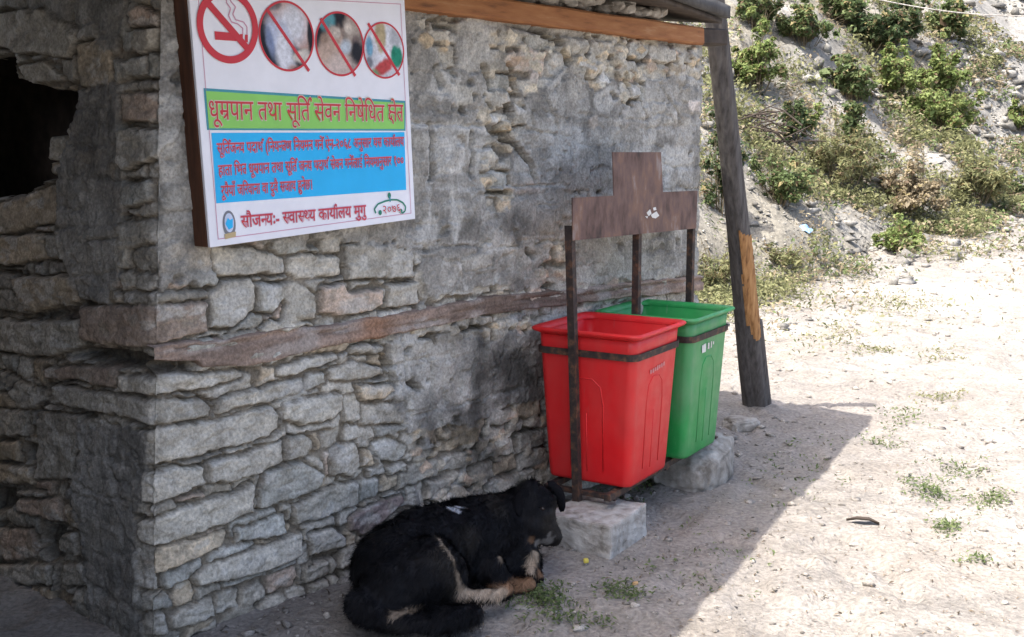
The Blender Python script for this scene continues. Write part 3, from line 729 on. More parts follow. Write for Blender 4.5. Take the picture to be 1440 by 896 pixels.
# inner box added so that no light leaks through the shell
bm = bmesh.new(); Mh = hutM()
bm_box(bm, P3((SC0 + S_END) / 2 + 0.30, -1.56, 1.0) - HL, ((S_END - SC0) / 2 - 0.47, 1.25, 1.06), Mh)
obj('light_block', bm, M_darkwood, hut)
bm = bmesh.new(); bm_box(bm, P3((SC0 + S_END) / 2, WN - 2.62, 1.03) - HL, ((S_END - SC0) / 2 + 0.06, 0.11, 1.13), Mh)
obj('back_wall', bm, M_boulder, hut)
bm = bmesh.new(); bm_box(bm, P3((SC0 + S_END) / 2 + 0.03, WN - 1.35, 2.148) - HL, ((S_END - SC0) / 2 - 0.07, 1.26, 0.020), Mh)
obj('ceiling', bm, M_darkwood, hut)
# unseen wall added out to the left to shade the hut's side wall
bm = bmesh.new()
bm_box(bm, P3(-4.55, -0.95, 1.02) - HL, (0.18, 1.80, 1.2), Mh, 0.03)
bm_box(bm, P3(-3.9, -2.85, 1.02) - HL, (1.0, 0.15, 1.2), Mh, 0.03)
bmesh.ops.subdivide_edges(bm, edges=[e for e in bm.edges if e.calc_length() > 0.3], cuts=14, use_grid_fill=True)
rough_bm(bm, 0.03, 6, 3)
M_mason, nt, b_ = mat('rough_masonry')
tc = nd(nt, 'ShaderNodeTexCoord'); nz = nd(nt, 'ShaderNodeTexNoise'); nz.inputs['Scale'].default_value = 9; nz.inputs['Detail'].default_value = 6
wm = nd(nt, 'ShaderNodeMix', data_type='RGBA', blend_type='ADD'); wm.inputs[0].default_value = 0.10
nt.links.new(tc.outputs['Object'], nz.inputs['Vector']); nt.links.new(tc.outputs['Object'], wm.inputs[6]); nt.links.new(nz.outputs['Color'], wm.inputs[7])
mp = nd(nt, 'ShaderNodeMapping'); mp.inputs['Scale'].default_value = (7, 7, 17); nt.links.new(wm.outputs[2], mp.inputs[0])
v1 = nd(nt, 'ShaderNodeTexVoronoi', feature='DISTANCE_TO_EDGE'); v2 = nd(nt, 'ShaderNodeTexVoronoi', feature='F1')
for v_ in (v1, v2): v_.inputs['Scale'].default_value = 1.0; nt.links.new(mp.outputs[0], v_.inputs['Vector'])
jr = nd(nt, 'ShaderNodeValToRGB'); jr.color_ramp.elements[0].position = 0.01; jr.color_ramp.elements[1].position = 0.055; nt.links.new(v1.outputs['Distance'], jr.inputs[0])
cr = nd(nt, 'ShaderNodeValToRGB'); cr.color_ramp.elements[0].color = (.22, .20, .17, 1); cr.color_ramp.elements[1].color = (.44, .415, .37, 1); nt.links.new(v2.outputs['Color'], cr.inputs[0])
n2, r2 = noise_col(nt, 26, [(0.3, (0.7,) * 3), (0.7, (1.15,) * 3)], 8)
m1_ = nd(nt, 'ShaderNodeMix', data_type='RGBA', blend_type='MULTIPLY'); m1_.inputs[0].default_value = 1; nt.links.new(cr.outputs[0], m1_.inputs[6]); nt.links.new(r2.outputs[0], m1_.inputs[7])
m2_ = nd(nt, 'ShaderNodeMix', data_type='RGBA'); nt.links.new(jr.outputs[0], m2_.inputs[0]); m2_.inputs[6].default_value = (.13, .115, .095, 1); nt.links.new(m1_.outputs[2], m2_.inputs[7])
nt.links.new(m2_.outputs[2], b_.inputs['Base Color']); b_.inputs['Roughness'].default_value = .95
b1_ = add_bump(nt, b_, jr.outputs[0], 0.9, 0.03); add_bump(nt, b_, n2.outputs['Fac'], 0.6, 0.01, b1_)
obj('shade_wall', bm, M_mason, hut)
# ------------------------------------------------------------------ no-smoking notice board
def unproj(px, py, P, n):
    r = ray(px, py); return EYEV + r * ((P - EYEV).dot(n) / r.dot(n))
SGN = WN + 0.085                                             # how far the board's face stands off the wall
bl = on_front(297, 347, SGN); br = on_front(583, 309, SGN)
al = math.radians(2.9)
SX = D * math.cos(al) + Vector((0, 0, 1)) * math.sin(al)
SZ = -D * math.sin(al) + Vector((0, 0, 1)) * math.cos(al)
sign = empty('notice_board', (bl + br) / 2)
sign.matrix_world = Matrix(((SX.x, -N.x, SZ.x, sign.location.x), (SX.y, -N.y, SZ.y, sign.location.y), (SX.z, -N.z, SZ.z, sign.location.z), (0, 0, 0, 1)))
thing(sign, 'white printed no-smoking notice board with green and blue bands hung on the wall', 'notice board')
SO = (bl + br) / 2
def suv(px, py):
    p = unproj(px, py, SO, N) - SO; return p.dot(SX), p.dot(SZ)
def sign_poly(name, polys, m, lift, par=None, mats=None):
    """flat printed shapes on the board; polys are lists of (u, v)"""
    bm = bmesh.new()
    for pl in polys:
        vs = [bm.verts.new((u, -lift, v)) for u, v in pl]
        f = bm.faces.new(vs)
        f.normal_update()
        if f.normal.y > 0: f.normal_flip()
    bmesh.ops.triangulate(bm, faces=bm.faces, quad_method='BEAUTY', ngon_method='EAR_CLIP')
    return obj(name, bm, m, par or sign)
uL = -(br - bl).length / 2 - 0.004; uR = -uL; vT = suv(573, 12)[1] + 0.035
uL -= 0.0; 
# panel slightly wider to the top left, like a cloth stretched over battens
cornL = suv(262, 0)
bm = bmesh.new()
bm_box(bm, (0.0, 0.006, vT / 2), (uR, 0.006, vT / 2), None, 0.002)
panel = obj('printed_panel', bm, M_white, sign)
bm = bmesh.new()
bm_box(bm, (uL + 0.014, 0.048, vT / 2 - 0.004), (0.016, 0.034, vT / 2 - 0.004), None, 0.003)
obj('batten', bm, M_frame, sign)
for nm, c, hf in (('batten', (uR - 0.012, 0.046, vT / 2), (0.012, 0.03, vT / 2 - 0.01)), ('batten', (0.02, 0.040, 0.016), (uR - 0.05, 0.026, 0.012)), ('batten', (0.02, 0.040, vT - 0.02), (uR - 0.05, 0.026, 0.014))):
    bm = bmesh.new(); bm_box(bm, c, hf, None, 0.002); obj(nm, bm, M_darkwood if hf[0] > .1 else M_frame, sign)
# thin printed rule round the panel
def rect_frame(u0, v0, u1, v1, w):
    return [[(u0, v0), (u1, v0), (u1, v0 + w), (u0, v0 + w)], [(u0, v1 - w), (u1, v1 - w), (u1, v1), (u0, v1)], [(u0, v0 + w), (u0 + w, v0 + w), (u0 + w, v1 - w), (u0, v1 - w)], [(u1 - w, v0 + w), (u1, v0 + w), (u1, v1 - w), (u1 - w, v1 - w)]]
sign_poly('border_rule', rect_frame(uL + 0.03, 0.022, uR - 0.02, vT - 0.02, 0.0025), M_pink, 0.0012)
def quad_px(*p): return [suv(*q) for q in p]
band = sign_poly('green_band', [quad_px((286, 124), (570, 142), (570, 184), (291, 183))], M_teal, 0.0012)
sign_poly('green_fill', [quad_px((289, 128), (568, 145), (568, 181.5), (293.5, 180.5))], M_lime, 0.0020, band)
blue = sign_poly('blue_block', [quad_px((297, 187), (568.5, 186), (571, 267), (304, 286)),], M_blue, 0.0012)
def ell(cx, cy, rx, ry, n=48, a0=0.0, a1=2 * math.pi):
    return [(cx + rx * math.cos(a0 + (a1 - a0) * i / n), cy + ry * math.sin(a0 + (a1 - a0) * i / n)) for i in range(n)]
def ring_quads(c, r0, r1, n=64):
    q = []
    for i in range(n):
        a, b = 2 * math.pi * i / n, 2 * math.pi * (i + 1) / n
        q.append([(c[0] + r * math.cos(t), c[1] + r * math.sin(t)) for r, t in ((r0, a), (r1, a), (r1, b), (r0, b))])
    return q
def bar(p, q, w):
    d = Vector((q[0] - p[0], q[1] - p[1])).normalized() * w / 2
    return [(p[0] + d.y, p[1] - d.x), (q[0] + d.y, q[1] - d.x), (q[0] - d.y, q[1] + d.x), (p[0] - d.y, p[1] + d.x)]
def path_bars(pts, w):
    out = []
    for a, b in zip(pts, pts[1:]): out.append(bar(a, b, w))
    return out
# prohibition symbol
c1 = suv(320, 37); R1 = (suv(363, 37)[0] - suv(277, 37)[0]) / 2
sym = sign_poly('prohibition_symbol', ring_quads(c1, R1 * 0.80, R1), M_redprint, 0.0034)
s45 = R1 * 0.9 * math.cos(math.radians(45))
sign_poly('slash', [bar((c1[0] - s45, c1[1] + s45), (c1[0] + s45, c1[1] - s45), R1 * 0.20)], M_redprint, 0.0030, sym)
ciga = [quad_px((301, 44), (332, 47), (332, 58), (302, 56)), quad_px((337, 48), (341, 48), (341, 59), (337, 58)), quad_px((344, 49), (348, 49), (348, 60), (344, 59))]
sign_poly('cigarette', ciga, M_redprint, 0.0022, sym)
wave = [suv(*p) for p in ((347, 49), (347, 38), (342, 31), (331, 28), (327, 20), (331, 10), (324, 2), (322, -6))]
wave2 = [suv(*p) for p in ((341, 48), (341, 40), (334, 34), (325, 31), (321, 22), (324, 12), (318, 4), (318, -6))]
sign_poly('smoke_wisp', path_bars(wave, 0.004) , M_pink, 0.0014, sym); sign_poly('smoke_wisp', path_bars(wave2, 0.004), M_pink, 0.0018, sym)
# three round pictures, loosely printed
def clip_circle(pts, c, r):
    out = []
    for p in pts:
        d = math.hypot(p[0] - c[0], p[1] - c[1]); k = min(1, r / d) if d > 0 else 1
        out.append((c[0] + (p[0] - c[0]) * k, c[1] + (p[1] - c[1]) * k))
    return out
def dens(px, k=5):
    out = []
    for a, b in zip(px, px[1:] + px[:1]):
        for i in range(k): out.append((a[0] + (b[0] - a[0]) * i / k, a[1] + (b[1] - a[1]) * i / k))
    return out
M_pic = tinted('printed_picture', 0.92, 1.08, 60, rough=0.4, bump=0.0, lo2=0.9, hi2=1.1)
def roundel(cpx, xr, base, blobs, sl):
    """a round printed picture: soft patches (px, py, rx, ry, turn, softness, colour) over a base colour"""
    c = suv(*cpx); r = (suv(xr, cpx[1])[0] - c[0]); nr_, na_ = 26, 72
    V = [(c[0], -0.0014, c[1])]; uv = [(c[0], c[1])]
    for i in range(1, nr_ + 1):
        for j in range(na_):
            q = (c[0] + r * i / nr_ * math.cos(2 * math.pi * j / na_), c[1] + r * i / nr_ * math.sin(2 * math.pi * j / na_)); V.append((q[0], -0.0014, q[1])); uv.append(q)
    F = []
    for i in range(nr_ - 1):
        for j in range(na_): F.append((1 + i * na_ + j, 1 + i * na_ + (j + 1) % na_, 1 + (i + 1) * na_ + (j + 1) % na_, 1 + (i + 1) * na_ + j))
    uv = np.array(uv); u, v = uv[:, 0], uv[:, 1]
    col = np.tile(np.array(base), (len(uv), 1)) * (0.6 + 0.8 * fbm(u * 60, v * 60, 3, 7))[:, None]
    for (px, py, rx, ry, turn, soft, cc) in blobs:
        q = suv(px, py); ex = abs(suv(px + rx, py)[0] - q[0]); ez = abs(suv(px, py + ry)[1] - q[1]); t_ = math.radians(turn)
        du = (u - q[0]) * math.cos(t_) + (v - q[1]) * math.sin(t_); dv = -(u - q[0]) * math.sin(t_) + (v - q[1]) * math.cos(t_)
        d = np.hypot(du / ex, dv / ez) + 0.5 * (fbm(u * 45 + px, v * 45, 3, 9) - 0.5)
        k = smooth(1.0 + soft, 1.0 - soft, d)[:, None]; col = col * (1 - k) + np.array(cc) * (0.7 + 0.6 * fbm(u * 90 + py, v * 90, 3, 11))[:, None] * k
    me = bpy.data.meshes.new('round_picture'); me.from_pydata(V, [], F + [(0, 1 + j, 1 + (j + 1) % na_) for j in range(na_)]); me.materials.append(M_pic)
    a = me.color_attributes.new('tint', 'FLOAT_COLOR', 'POINT'); a.data.foreach_set('color', np.c_[np.clip(col, .005, .9), np.ones(len(uv))].astype(np.float32).ravel())
    o = link('round_picture', me, sign)
    sign_poly('picture_rim', ring_quads(c, r * 0.965, r * 1.03), M_redprint, 0.0022, o)
    sign_poly('slash', [bar(suv(*sl[0]), suv(*sl[1]), 0.011)], M_redprint, 0.0028, o)
DK, SK, SM, WH = (.02, .02, .026), (.48, .31, .27), (.52, .57, .72), (.70, .71, .77)
roundel((403, 51), 440, DK, [
    (404, 15, 30, 36, 0, .25, SK), (424, 42, 12, 34, 0, .3, SK), (385, 8, 10, 6, 10, .4, (.12, .09, .08)), (415, 8, 9, 5, -8, .4, (.14, .10, .10)),
    (410, 34, 20, 26, 15, .5, WH), (392, 52, 14, 30, 20, .5, SM), (400, 78, 12, 34, 5, .35, WH), (380, 60, 5, 22, 10, .5, (.22, .27, .42)),
    (425, 80, 13, 10, 0, .3, (.60, .55, .50)), (414, 100, 10, 9, 0, .3, SK), (418, 101, 6, 6, 0, .3, DK), (437, 52, 5, 26, 0, .3, DK)], ((374, 12), (434, 100)))
roundel((477.5, 62), 510, DK, [
    (458, 28, 12, 16, 0, .3, (.10, .30, .34)), (496, 44, 12, 30, 0, .35, (.42, .35, .30)), (490, 40, 5, 8, 0, .4, (.62, .55, .48)), (500, 58, 6, 9, 0, .4, (.16, .12, .11)),
    (466, 80, 20, 40, -20, .3, (.50, .37, .30)), (478, 96, 22, 20, 0, .4, (.60, .49, .44)), (456, 54, 6, 7, 0, .4, (.30, .21, .16)), (472, 46, 6, 8, 0, .4, (.55, .48, .42)), (486, 66, 8, 10, 0, .4, (.50, .56, .62)),
    (502, 74, 8, 14, 0, .3, DK)], ((450, 26), (499, 107)))
roundel((539.5, 71), 567, (.66, .66, .70), [
    (534, 48, 8, 24, 0, .3, (.46, .37, .22)), (519, 66, 5, 14, 0, .3, (.16, .34, .48)), (519, 88, 5, 8, 0, .4, (.20, .21, .24)), (557, 80, 8, 15, 0, .2, (.02, .24, .15)), (556, 52, 7, 12, 0, .5, (.44, .45, .48)),
    (538, 96, 14, 10, 25, .25, (.52, .07, .07)), (525, 106, 9, 8, 0, .4, (.14, .30, .15)), (545, 113, 14, 6, 0, .4, (.40, .36, .40))], ((517, 33), (561, 106)))

# Devanagari lettering: single glyphs of Blender's own font, joined into syllables here
_gc = {}
def text_mesh(s, off=0.0):
    cu = bpy.data.curves.new('glyph', 'FONT'); cu.body = s; cu.size = 1; cu.resolution_u = 3; cu.offset = off
    o = bpy.data.objects.new('glyph', cu); C.objects.link(o)
    dg = bpy.context.evaluated_depsgraph_get(); dg.update()
    me = o.evaluated_get(dg).to_mesh()
    v = np.array([tuple(q.co) for q in me.vertices]) if len(me.vertices) else np.zeros((0, 3)); f = [tuple(p.vertices) for p in me.polygons]
    o.evaluated_get(dg).to_mesh_clear(); bpy.data.objects.remove(o); bpy.data.curves.remove(cu)
    return v, f
def text_w(s):
    v, f = text_mesh(s); return v[:, 0].max() - v[:, 0].min()
def glyph(ch, off):
    k = (ch, off)
    if k not in _gc:
        ref = _gc.setdefault('ref', text_w('पप'))
        v, f = text_mesh(ch, off)
        adv = text_w('प' + ch + 'प') - ref
        _gc[k] = (v, f, adv)
    return _gc[k]
def half(ch, off):
    k = ('half', ch, off)
    if k not in _gc:
        v, f, adv = glyph(ch, off)
        bm = bmesh.new(); vs = [bm.verts.new(p) for p in v]
        for q in f:
            try: bm.faces.new([vs[i] for i in q])
            except ValueError: pass
        cut = adv - 0.145
        bmesh.ops.bisect_plane(bm, geom=bm.verts[:] + bm.edges[:] + bm.faces[:], plane_co=(cut, 0, 0), plane_no=(1, 0, 0), clear_outer=True)
        bm.verts.index_update()
        _gc[k] = (np.array([tuple(q.co) for q in bm.verts]), [tuple(q.index for q in p.verts) for p in bm.faces], cut); bm.free()
    return _gc[k]
def stroke(pts, w):
    V, F = [], []
    for a, b in zip(pts, pts[1:]):
        q = bar(a, b, w); F.append(tuple(range(len(V), len(V) + 4))); V += [(x, y, 0) for x, y in q]
    return np.array(V), F
HEAD = 0.62
def layout(tokens, off=0.0):
    """tokens -> list of (verts, faces), total width"""
    x = 0; out = []; w = 0.075 + 2 * off
    for tk in tokens:
        if tk == ' ': x += 0.30; continue
        if tk[0] == 'h': v, f, a = half(tk[1], off); out.append((v + np.array((x, 0, 0)), f)); x += a; continue
        if tk == 'R':
            cx = x - 0.10; pts = [(cx, HEAD), (cx + 0.02, HEAD + 0.09), (cx + 0.10, HEAD + 0.19), (cx + 0.19, HEAD + 0.19), (cx + 0.22, HEAD + 0.12), (cx + 0.17, HEAD + 0.08)]
            out.append(stroke(pts, w)); continue
        if tk == 'r': out.append(stroke([(x - 0.13, 0.24), (x - 0.24, 0.13), (x - 0.36, 0.06)], w)); continue
        if tk == 'T':
            out.append(stroke([(x - 0.01, HEAD), (x + 0.50, HEAD)], w)); out.append(stroke([(x + 0.38, HEAD), (x + 0.38, 0)], w))
            out.append(stroke([(x + 0.38, 0.36), (x + 0.10, 0.36), (x + 0.06, 0.28), (x + 0.14, 0.17), (x + 0.26, 0.04)], w)); x += 0.49; continue
        if tk == 'K':
            out.append(stroke([(x - 0.01, HEAD), (x + 0.66, HEAD)], w)); out.append(stroke([(x + 0.54, HEAD), (x + 0.54, 0)], w))
            out.append(stroke([(x + 0.22, HEAD), (x + 0.10, 0.54), (x + 0.08, 0.44), (x + 0.20, 0.37), (x + 0.34, 0.36), (x + 0.54, 0.33)], w))
            out.append(stroke([(x + 0.20, 0.37), (x + 0.07, 0.28), (x + 0.07, 0.14), (x + 0.17, 0.08), (x + 0.27, 0.14), (x + 0.27, 0.24)], w))
            out.append(stroke([(x + 0.24, 0.10), (x + 0.36, 0.00), (x + 0.36, -0.10)], w)); x += 0.65; continue
        v, f, a = glyph(tk, off)
        if len(v): out.append((v + np.array((x, 0, 0)), f))
        x += a
    return out, x
def write(name, tokens, m, p0, p1, hpx, lift, par, halo=None):
    """one line of lettering from pixel p0 to p1 (baseline), letters hpx tall up to the headline"""
    a, b = suv(*p0), suv(*p1); t = suv(p0[0], p0[1] - hpx); Ht = (t[1] - a[1]) / HEAD
    ux = Vector((b[0] - a[0], b[1] - a[1])); L = ux.length; ux.normalize(); uy = Vector((-ux.y, ux.x))
    made = None
    for off, mm, lf, nm in ([(0.035, halo, lift, 'letter_halo')] if halo else []) + [(0.0, m, lift + 0.0008, name)]:
        parts, W = layout(tokens, off); sx = L / W; V = []; F = []
        for i, (v, f) in enumerate(parts):
            for q in f: F.append([k + len(V) for k in q])
            for p in v:
                w2 = Vector(a) + ux * (p[0] * sx) + uy * (p[1] * Ht); V.append((w2.x, -(lf + 0.00004 * i), w2.y))
        me = bpy.data.meshes.new(nm); me.from_pydata(V, [], F); me.materials.append(mm); me.update()
        o = link(nm, me, par)
        if nm == name: made = o
        else: hl = o
    if halo: hl.parent = made
    return made
H_ = lambda c: 'h' + c
write('title_lettering', list('धूम') + ['r'] + list('पान') + [' '] + list('तथा') + [' '] + list('सूित') + ['R', ' '] + list('सेवन') + [' '] + list('िनषेिधत') + [' ', 'K', 'े', 'T'],
      M_redprint, (293, 168), (566, 171), 26, 0.0026, sign, M_gpink)
l1 = list('सूित') + ['R', 'ज', H_('न'), 'य', ' '] + list('पदाथ') + ['R', ' ', '('] + list('िनय') + [H_('न'), 'T', 'ण', ' '] + list('िनयमन') + [' '] + list('गनेR') + [' '] + list('ऐन-२०६८') + [' '] + list('अनुसार') + [' '] + list('यस') + [' '] + list('कायRालय')
l2 = list('हाता') + [' '] + list('िभT') + [' '] + list('धूमrपान') + [' '] + list('तथा') + [' '] + list('सूितR') + [' ', 'ज', H_('न'), 'य', ' '] + list('पदाथR') + [' '] + list('सेवन') + [' '] + list('गनेRलाई') + [' '] + list('िनयमानुसार') + [' '] + list('१००')
l3 = list('रूपैयाँ') + [' '] + list('जिरवाना') + [' '] + list('वा') + [' '] + list('दुवै') + [' '] + list('सजाय') + [' '] + list('हुनेछ।')
write('text_line', l1, M_redprint, (305, 216), (567, 205), 14, 0.0022, blue, M_pink)
write('text_line', l2, M_redprint, (307, 247), (567, 231.5), 14, 0.0022, blue, M_pink)
write('text_line', l3, M_redprint, (311, 276), (439, 266), 14, 0.0022, blue, M_pink)
write('footer_lettering', list('सौज') + [H_('न'), 'य', 'ः', '-', ' ', H_('स'), 'व', 'ा', H_('स'), H_('थ'), 'य', ' '] + list('कायRालय') + [' '] + list('मुगु'), M_redprint, (339, 320), (514, 303), 16, 0.0018, sign, M_pink)
# round seal at the left foot and green emblem with the year at the right
cs = suv(322, 315); seal = sign_poly('round_seal', [ell(*cs, 0.024, 0.042)], flat('seal_grey', (0.20, 0.20, 0.22)), 0.0014)
sign_poly('seal_field', [ell(cs[0], cs[1] + 0.004, 0.017, 0.030)], M_smoke, 0.0020, seal)
sign_poly('seal_mountain', [[(cs[0] - 0.015, cs[1] + 0.002), (cs[0] - 0.004, cs[1] + 0.020), (cs[0] + 0.003, cs[1] + 0.012), (cs[0] + 0.014, cs[1] + 0.016), (cs[0] + 0.012, cs[1] - 0.012), (cs[0] - 0.004, cs[1] - 0.018)]], M_blue, 0.0026, seal)
sign_poly('seal_ribbon', [[(cs[0] - 0.022, cs[1] - 0.030), (cs[0] + 0.022, cs[1] - 0.026), (cs[0] + 0.020, cs[1] - 0.042), (cs[0] - 0.020, cs[1] - 0.046)]], M_sand, 0.0026, seal)
arc = [suv(*p) for p in ((528, 300), (526, 294), (531, 287), (541, 283), (549, 281), (558, 281), (566, 285), (570, 291), (569, 297), (565, 300))]
emb = sign_poly('green_emblem', path_bars(arc, 0.006), M_grn, 0.0022)
ce = suv(547, 275); sign_poly('emblem_knob', [ell(*ce, 0.008, 0.011)], M_grn, 0.0020, emb)
sign_poly('emblem_stem', [bar(suv(547.5, 276), suv(548, 284), 0.006)], M_teal, 0.0026, emb)
for p in ((534, 299), (563, 297)): sign_poly('emblem_curl', [ell(*suv(*p), 0.008, 0.009)], M_grn, 0.0026, emb)
write('year_lettering', list('२०७६'), M_redprint, (537, 301), (563, 298), 11, 0.0030, emb, M_white)

# ------------------------------------------------------------------ bins, their stand, the block and the boulder
YAW = math.radians(-9.5)
AX = D * math.cos(YAW) + N * math.sin(YAW); AY = -D * math.sin(YAW) + N * math.cos(YAW)     # along / out of the stand
BROT = math.atan2(AX.y, AX.x)
def rrect(hx, hy, r, k=5):
    pts = []
    for cx, cy, a0 in ((hx - r, hy - r, 0), (-hx + r, hy - r, 90), (-hx + r, -hy + r, 180), (hx - r, -hy + r, 270)):
        for i in range(k + 1):
            a = math.radians(a0 + 90 * i / k); pts.append((cx + r * math.cos(a), cy + r * math.sin(a)))
    return pts
def loft(bm, rings, close=False):
    vs = [[bm.verts.new(p) for p in r] for r in rings]; n = len(vs[0])
    for a, b in zip(vs, vs[1:]):
        for i in range(n): bm.faces.new((a[i], a[(i + 1) % n], b[(i + 1) % n], b[i]))
    return vs
def make_bin(name, label, m, s, n):
    b = empty(name, P3(s, n, 0.2), BROT); thing(b, label, 'waste bin', 'waste bins hung in the iron stand')
    zt = 0.645; h0, h1 = 0.192, 0.226
    hh = lambda z: h0 + (h1 - h0) * z / zt
    def ring(h, z, r): return [(x, y, z) for x, y in rrect(h, h, r)]
    bm = bmesh.new()
    rings = [ring(h0 - 0.02, 0.0, 0.03), ring(h0 - 0.004, 0.004, 0.034), ring(h0, 0.016, 0.036)]
    for i in range(1, 14): z = 0.016 + (zt - 0.02 - 0.016) * i / 13; rings.append(ring(hh(z), z, 0.036))
    vo = loft(bm, rings); bm.faces.new(vo[0][::-1])
    inner = [ring(hh(z) - 0.006, z, 0.032) for z in (zt - 0.02, 0.4, 0.2, 0.02)]
    vi = loft(bm, inner); bm.faces.new(vi[-1])
    n_ = len(vi[0])
    for i in range(n_): bm.faces.new((vo[-1][i], vo[-1][(i + 1) % n_], vi[0][(i + 1) % n_], vi[0][i]))
    bmesh.ops.recalc_face_normals(bm, faces=bm.faces)
    body = obj('body', bm, m, b, True)
    # out-turned rim
    bm = bmesh.new(); hr = hh(zt)
    prof = [(hr - 0.008, zt - 0.018), (hr + 0.001, zt - 0.028), (hr + 0.008, zt - 0.022), (hr + 0.022, zt - 0.016), (hr + 0.028, zt - 0.008), (hr + 0.025, zt - 0.002), (hr + 0.018, zt + 0.002), (hr + 0.002, zt - 0.004), (hr - 0.008, zt - 0.012), (hr - 0.008, zt - 0.024)]
    loft(bm, [[(x, y, z) for x, y in rrect(h, h, 0.042)] for h, z in prof]); bmesh.ops.remove_doubles(bm, verts=bm.verts, dist=1e-5)
    bmesh.ops.recalc_face_normals(bm, faces=bm.faces)
    obj('rim', bm, m, b, True)
    # raised arched ribs pressed into the faces
    for ang in (0, 90, 180, 270):
        Mr = Matrix.Rotation(math.radians(ang), 3, 'Z'); bm = bmesh.new()
        tilt = (h1 - h0) / zt
        path = [(-0.075, 0.06), (-0.078, 0.34), (-0.066, 0.415), (-0.03, 0.445), (0.03, 0.445), (0.066, 0.415), (0.078, 0.34), (0.075, 0.06)]
        pts = [Mr @ Vector((x, -hh(z) + 0.001, z)) for x, z in path]
        bm_tube(bm, pts, [0.0036] * len(pts), 6); obj('pressed_rib', bm, m, b, True)
        bm = bmesh.new(); pts = [Mr @ Vector((0.0, -hh(z) + 0.001, z)) for z in (0.05, 0.3)]
        bm_tube(bm, pts, [0.0028] * 2, 6); obj('pressed_rib', bm, m, b, True)
    return b, hh
rbin, hh = make_bin('waste_bin', 'red square plastic waste bin hung in the iron stand, nearer the dog', M_red, -1.100, 0.212)
gbin, hh = make_bin('waste_bin', 'green square plastic waste bin hung in the iron stand, beside the leaning post', M_green, -0.588, 0.152)
# worn white print on the outward faces (local -y looks out from the wall)
def decal(par, m, name, specs, z0, x0):
    bm = bmesh.new(); rr = random.Random(3)
    for (x, z, w, hgt) in specs:
        vs = [bm.verts.new((x0 + x + a * w / 2 + rr.uniform(-.002, .002), -hh(z0 + z) - 0.0035, z0 + z + b * hgt / 2 + rr.uniform(-.002, .002))) for a, b in ((-1, -1), (1, -1), (1, 1), (-1, 1))]
        bm.faces.new(vs)
    return obj(name, bm, m, par)
decal(gbin, M_flake, 'worn_print', [(-0.04, 0, 0.045, 0.034), (-0.035, 0.012, 0.03, 0.02), (0.012, 0.005, 0.02, 0.03), (0.045, 0.006, 0.012, 0.026), (0.07, 0.01, 0.010, 0.016)], 0.49, -0.03)
mfaint = flat('faint_print', (0.62, 0.22, 0.22))
decal(rbin, mfaint, 'worn_print', [(-0.06 + 0.021 * i, 0.002 * i, 0.012, 0.018) for i in range(7)], 0.47, 0.0)
# stand
stand = empty('bin_stand', P3(-1.345, 0.225, 0)); stand.rotation_euler = (0, 0, BROT)
thing(stand, 'dark iron frame of three posts holding the bins under a stepped brown sign plate', 'bin stand')
SB = stand.location.copy()
def st(px, py):
    p = unproj(px, py, SB, AY) - SB; return p.dot(AX), p.z
def post(x0, x1, z0, z1, w=0.0155):
    bm = bmesh.new(); pr = [(-w, -w), (w, -w), (w, -w + 0.006), (-w + 0.006, -w + 0.006), (-w + 0.006, w), (-w, w)]
    rings = []
    for i in range(7):
        k = i / 6; x = x0 + (x1 - x0) * k; z = z0 + (z1 - z0) * k
        rings.append([(x + a, b, z) for a, b in pr])
    v = loft(bm, rings); bm.faces.new(v[0]); bm.faces.new(v[-1][::-1]); bmesh.ops.recalc_face_normals(bm, faces=bm.faces)
    return obj('post', bm, M_iron, stand)
xa, za = st(801, 335); xm, zm = st(896, 331); xr, zr = st(972, 320)
xb = st(812, 690)[0]
post(xb, xa, 0.118, za + 0.05); post(xm + 0.005, xm, 0.12, zm + 0.05); post(xr + 0.005, xr, 0.10, zr + 0.05)
# stepped plate with a thin folded edge
corn = [st(*p) for p in ((798, 338), (972, 321), (974, 268), (925, 270), (922, 214), (854, 214), (856, 275), (797, 278))]
bm = bmesh.new(); f_ = [bm.verts.new((x, -0.026, z)) for x, z in corn]; b_ = [bm.verts.new((x, -0.021, z)) for x, z in corn]
bm.faces.new(f_); bm.faces.new(b_[::-1])
for i in range(len(corn)): bm.faces.new((f_[i], f_[(i + 1) % 8], b_[(i + 1) % 8], b_[i]))
bmesh.ops.recalc_face_normals(bm, faces=bm.faces)
plate = obj('sign_plate', bm, M_plate, stand)
bm = bmesh.new()
for pl in ([(901, 299), (906, 294), (908, 300), (904, 304)], [(907, 302), (915, 297), (919, 303), (914, 307), (909, 306)], [(910, 292), (914, 291), (915, 295), (911, 296)], [(899, 304), (903, 304), (902, 307)]):
    bm.faces.new([bm.verts.new((st(*p)[0], -0.0285, st(*p)[1])) for p in pl])
obj('paint_flake', bm, M_flake, plate)
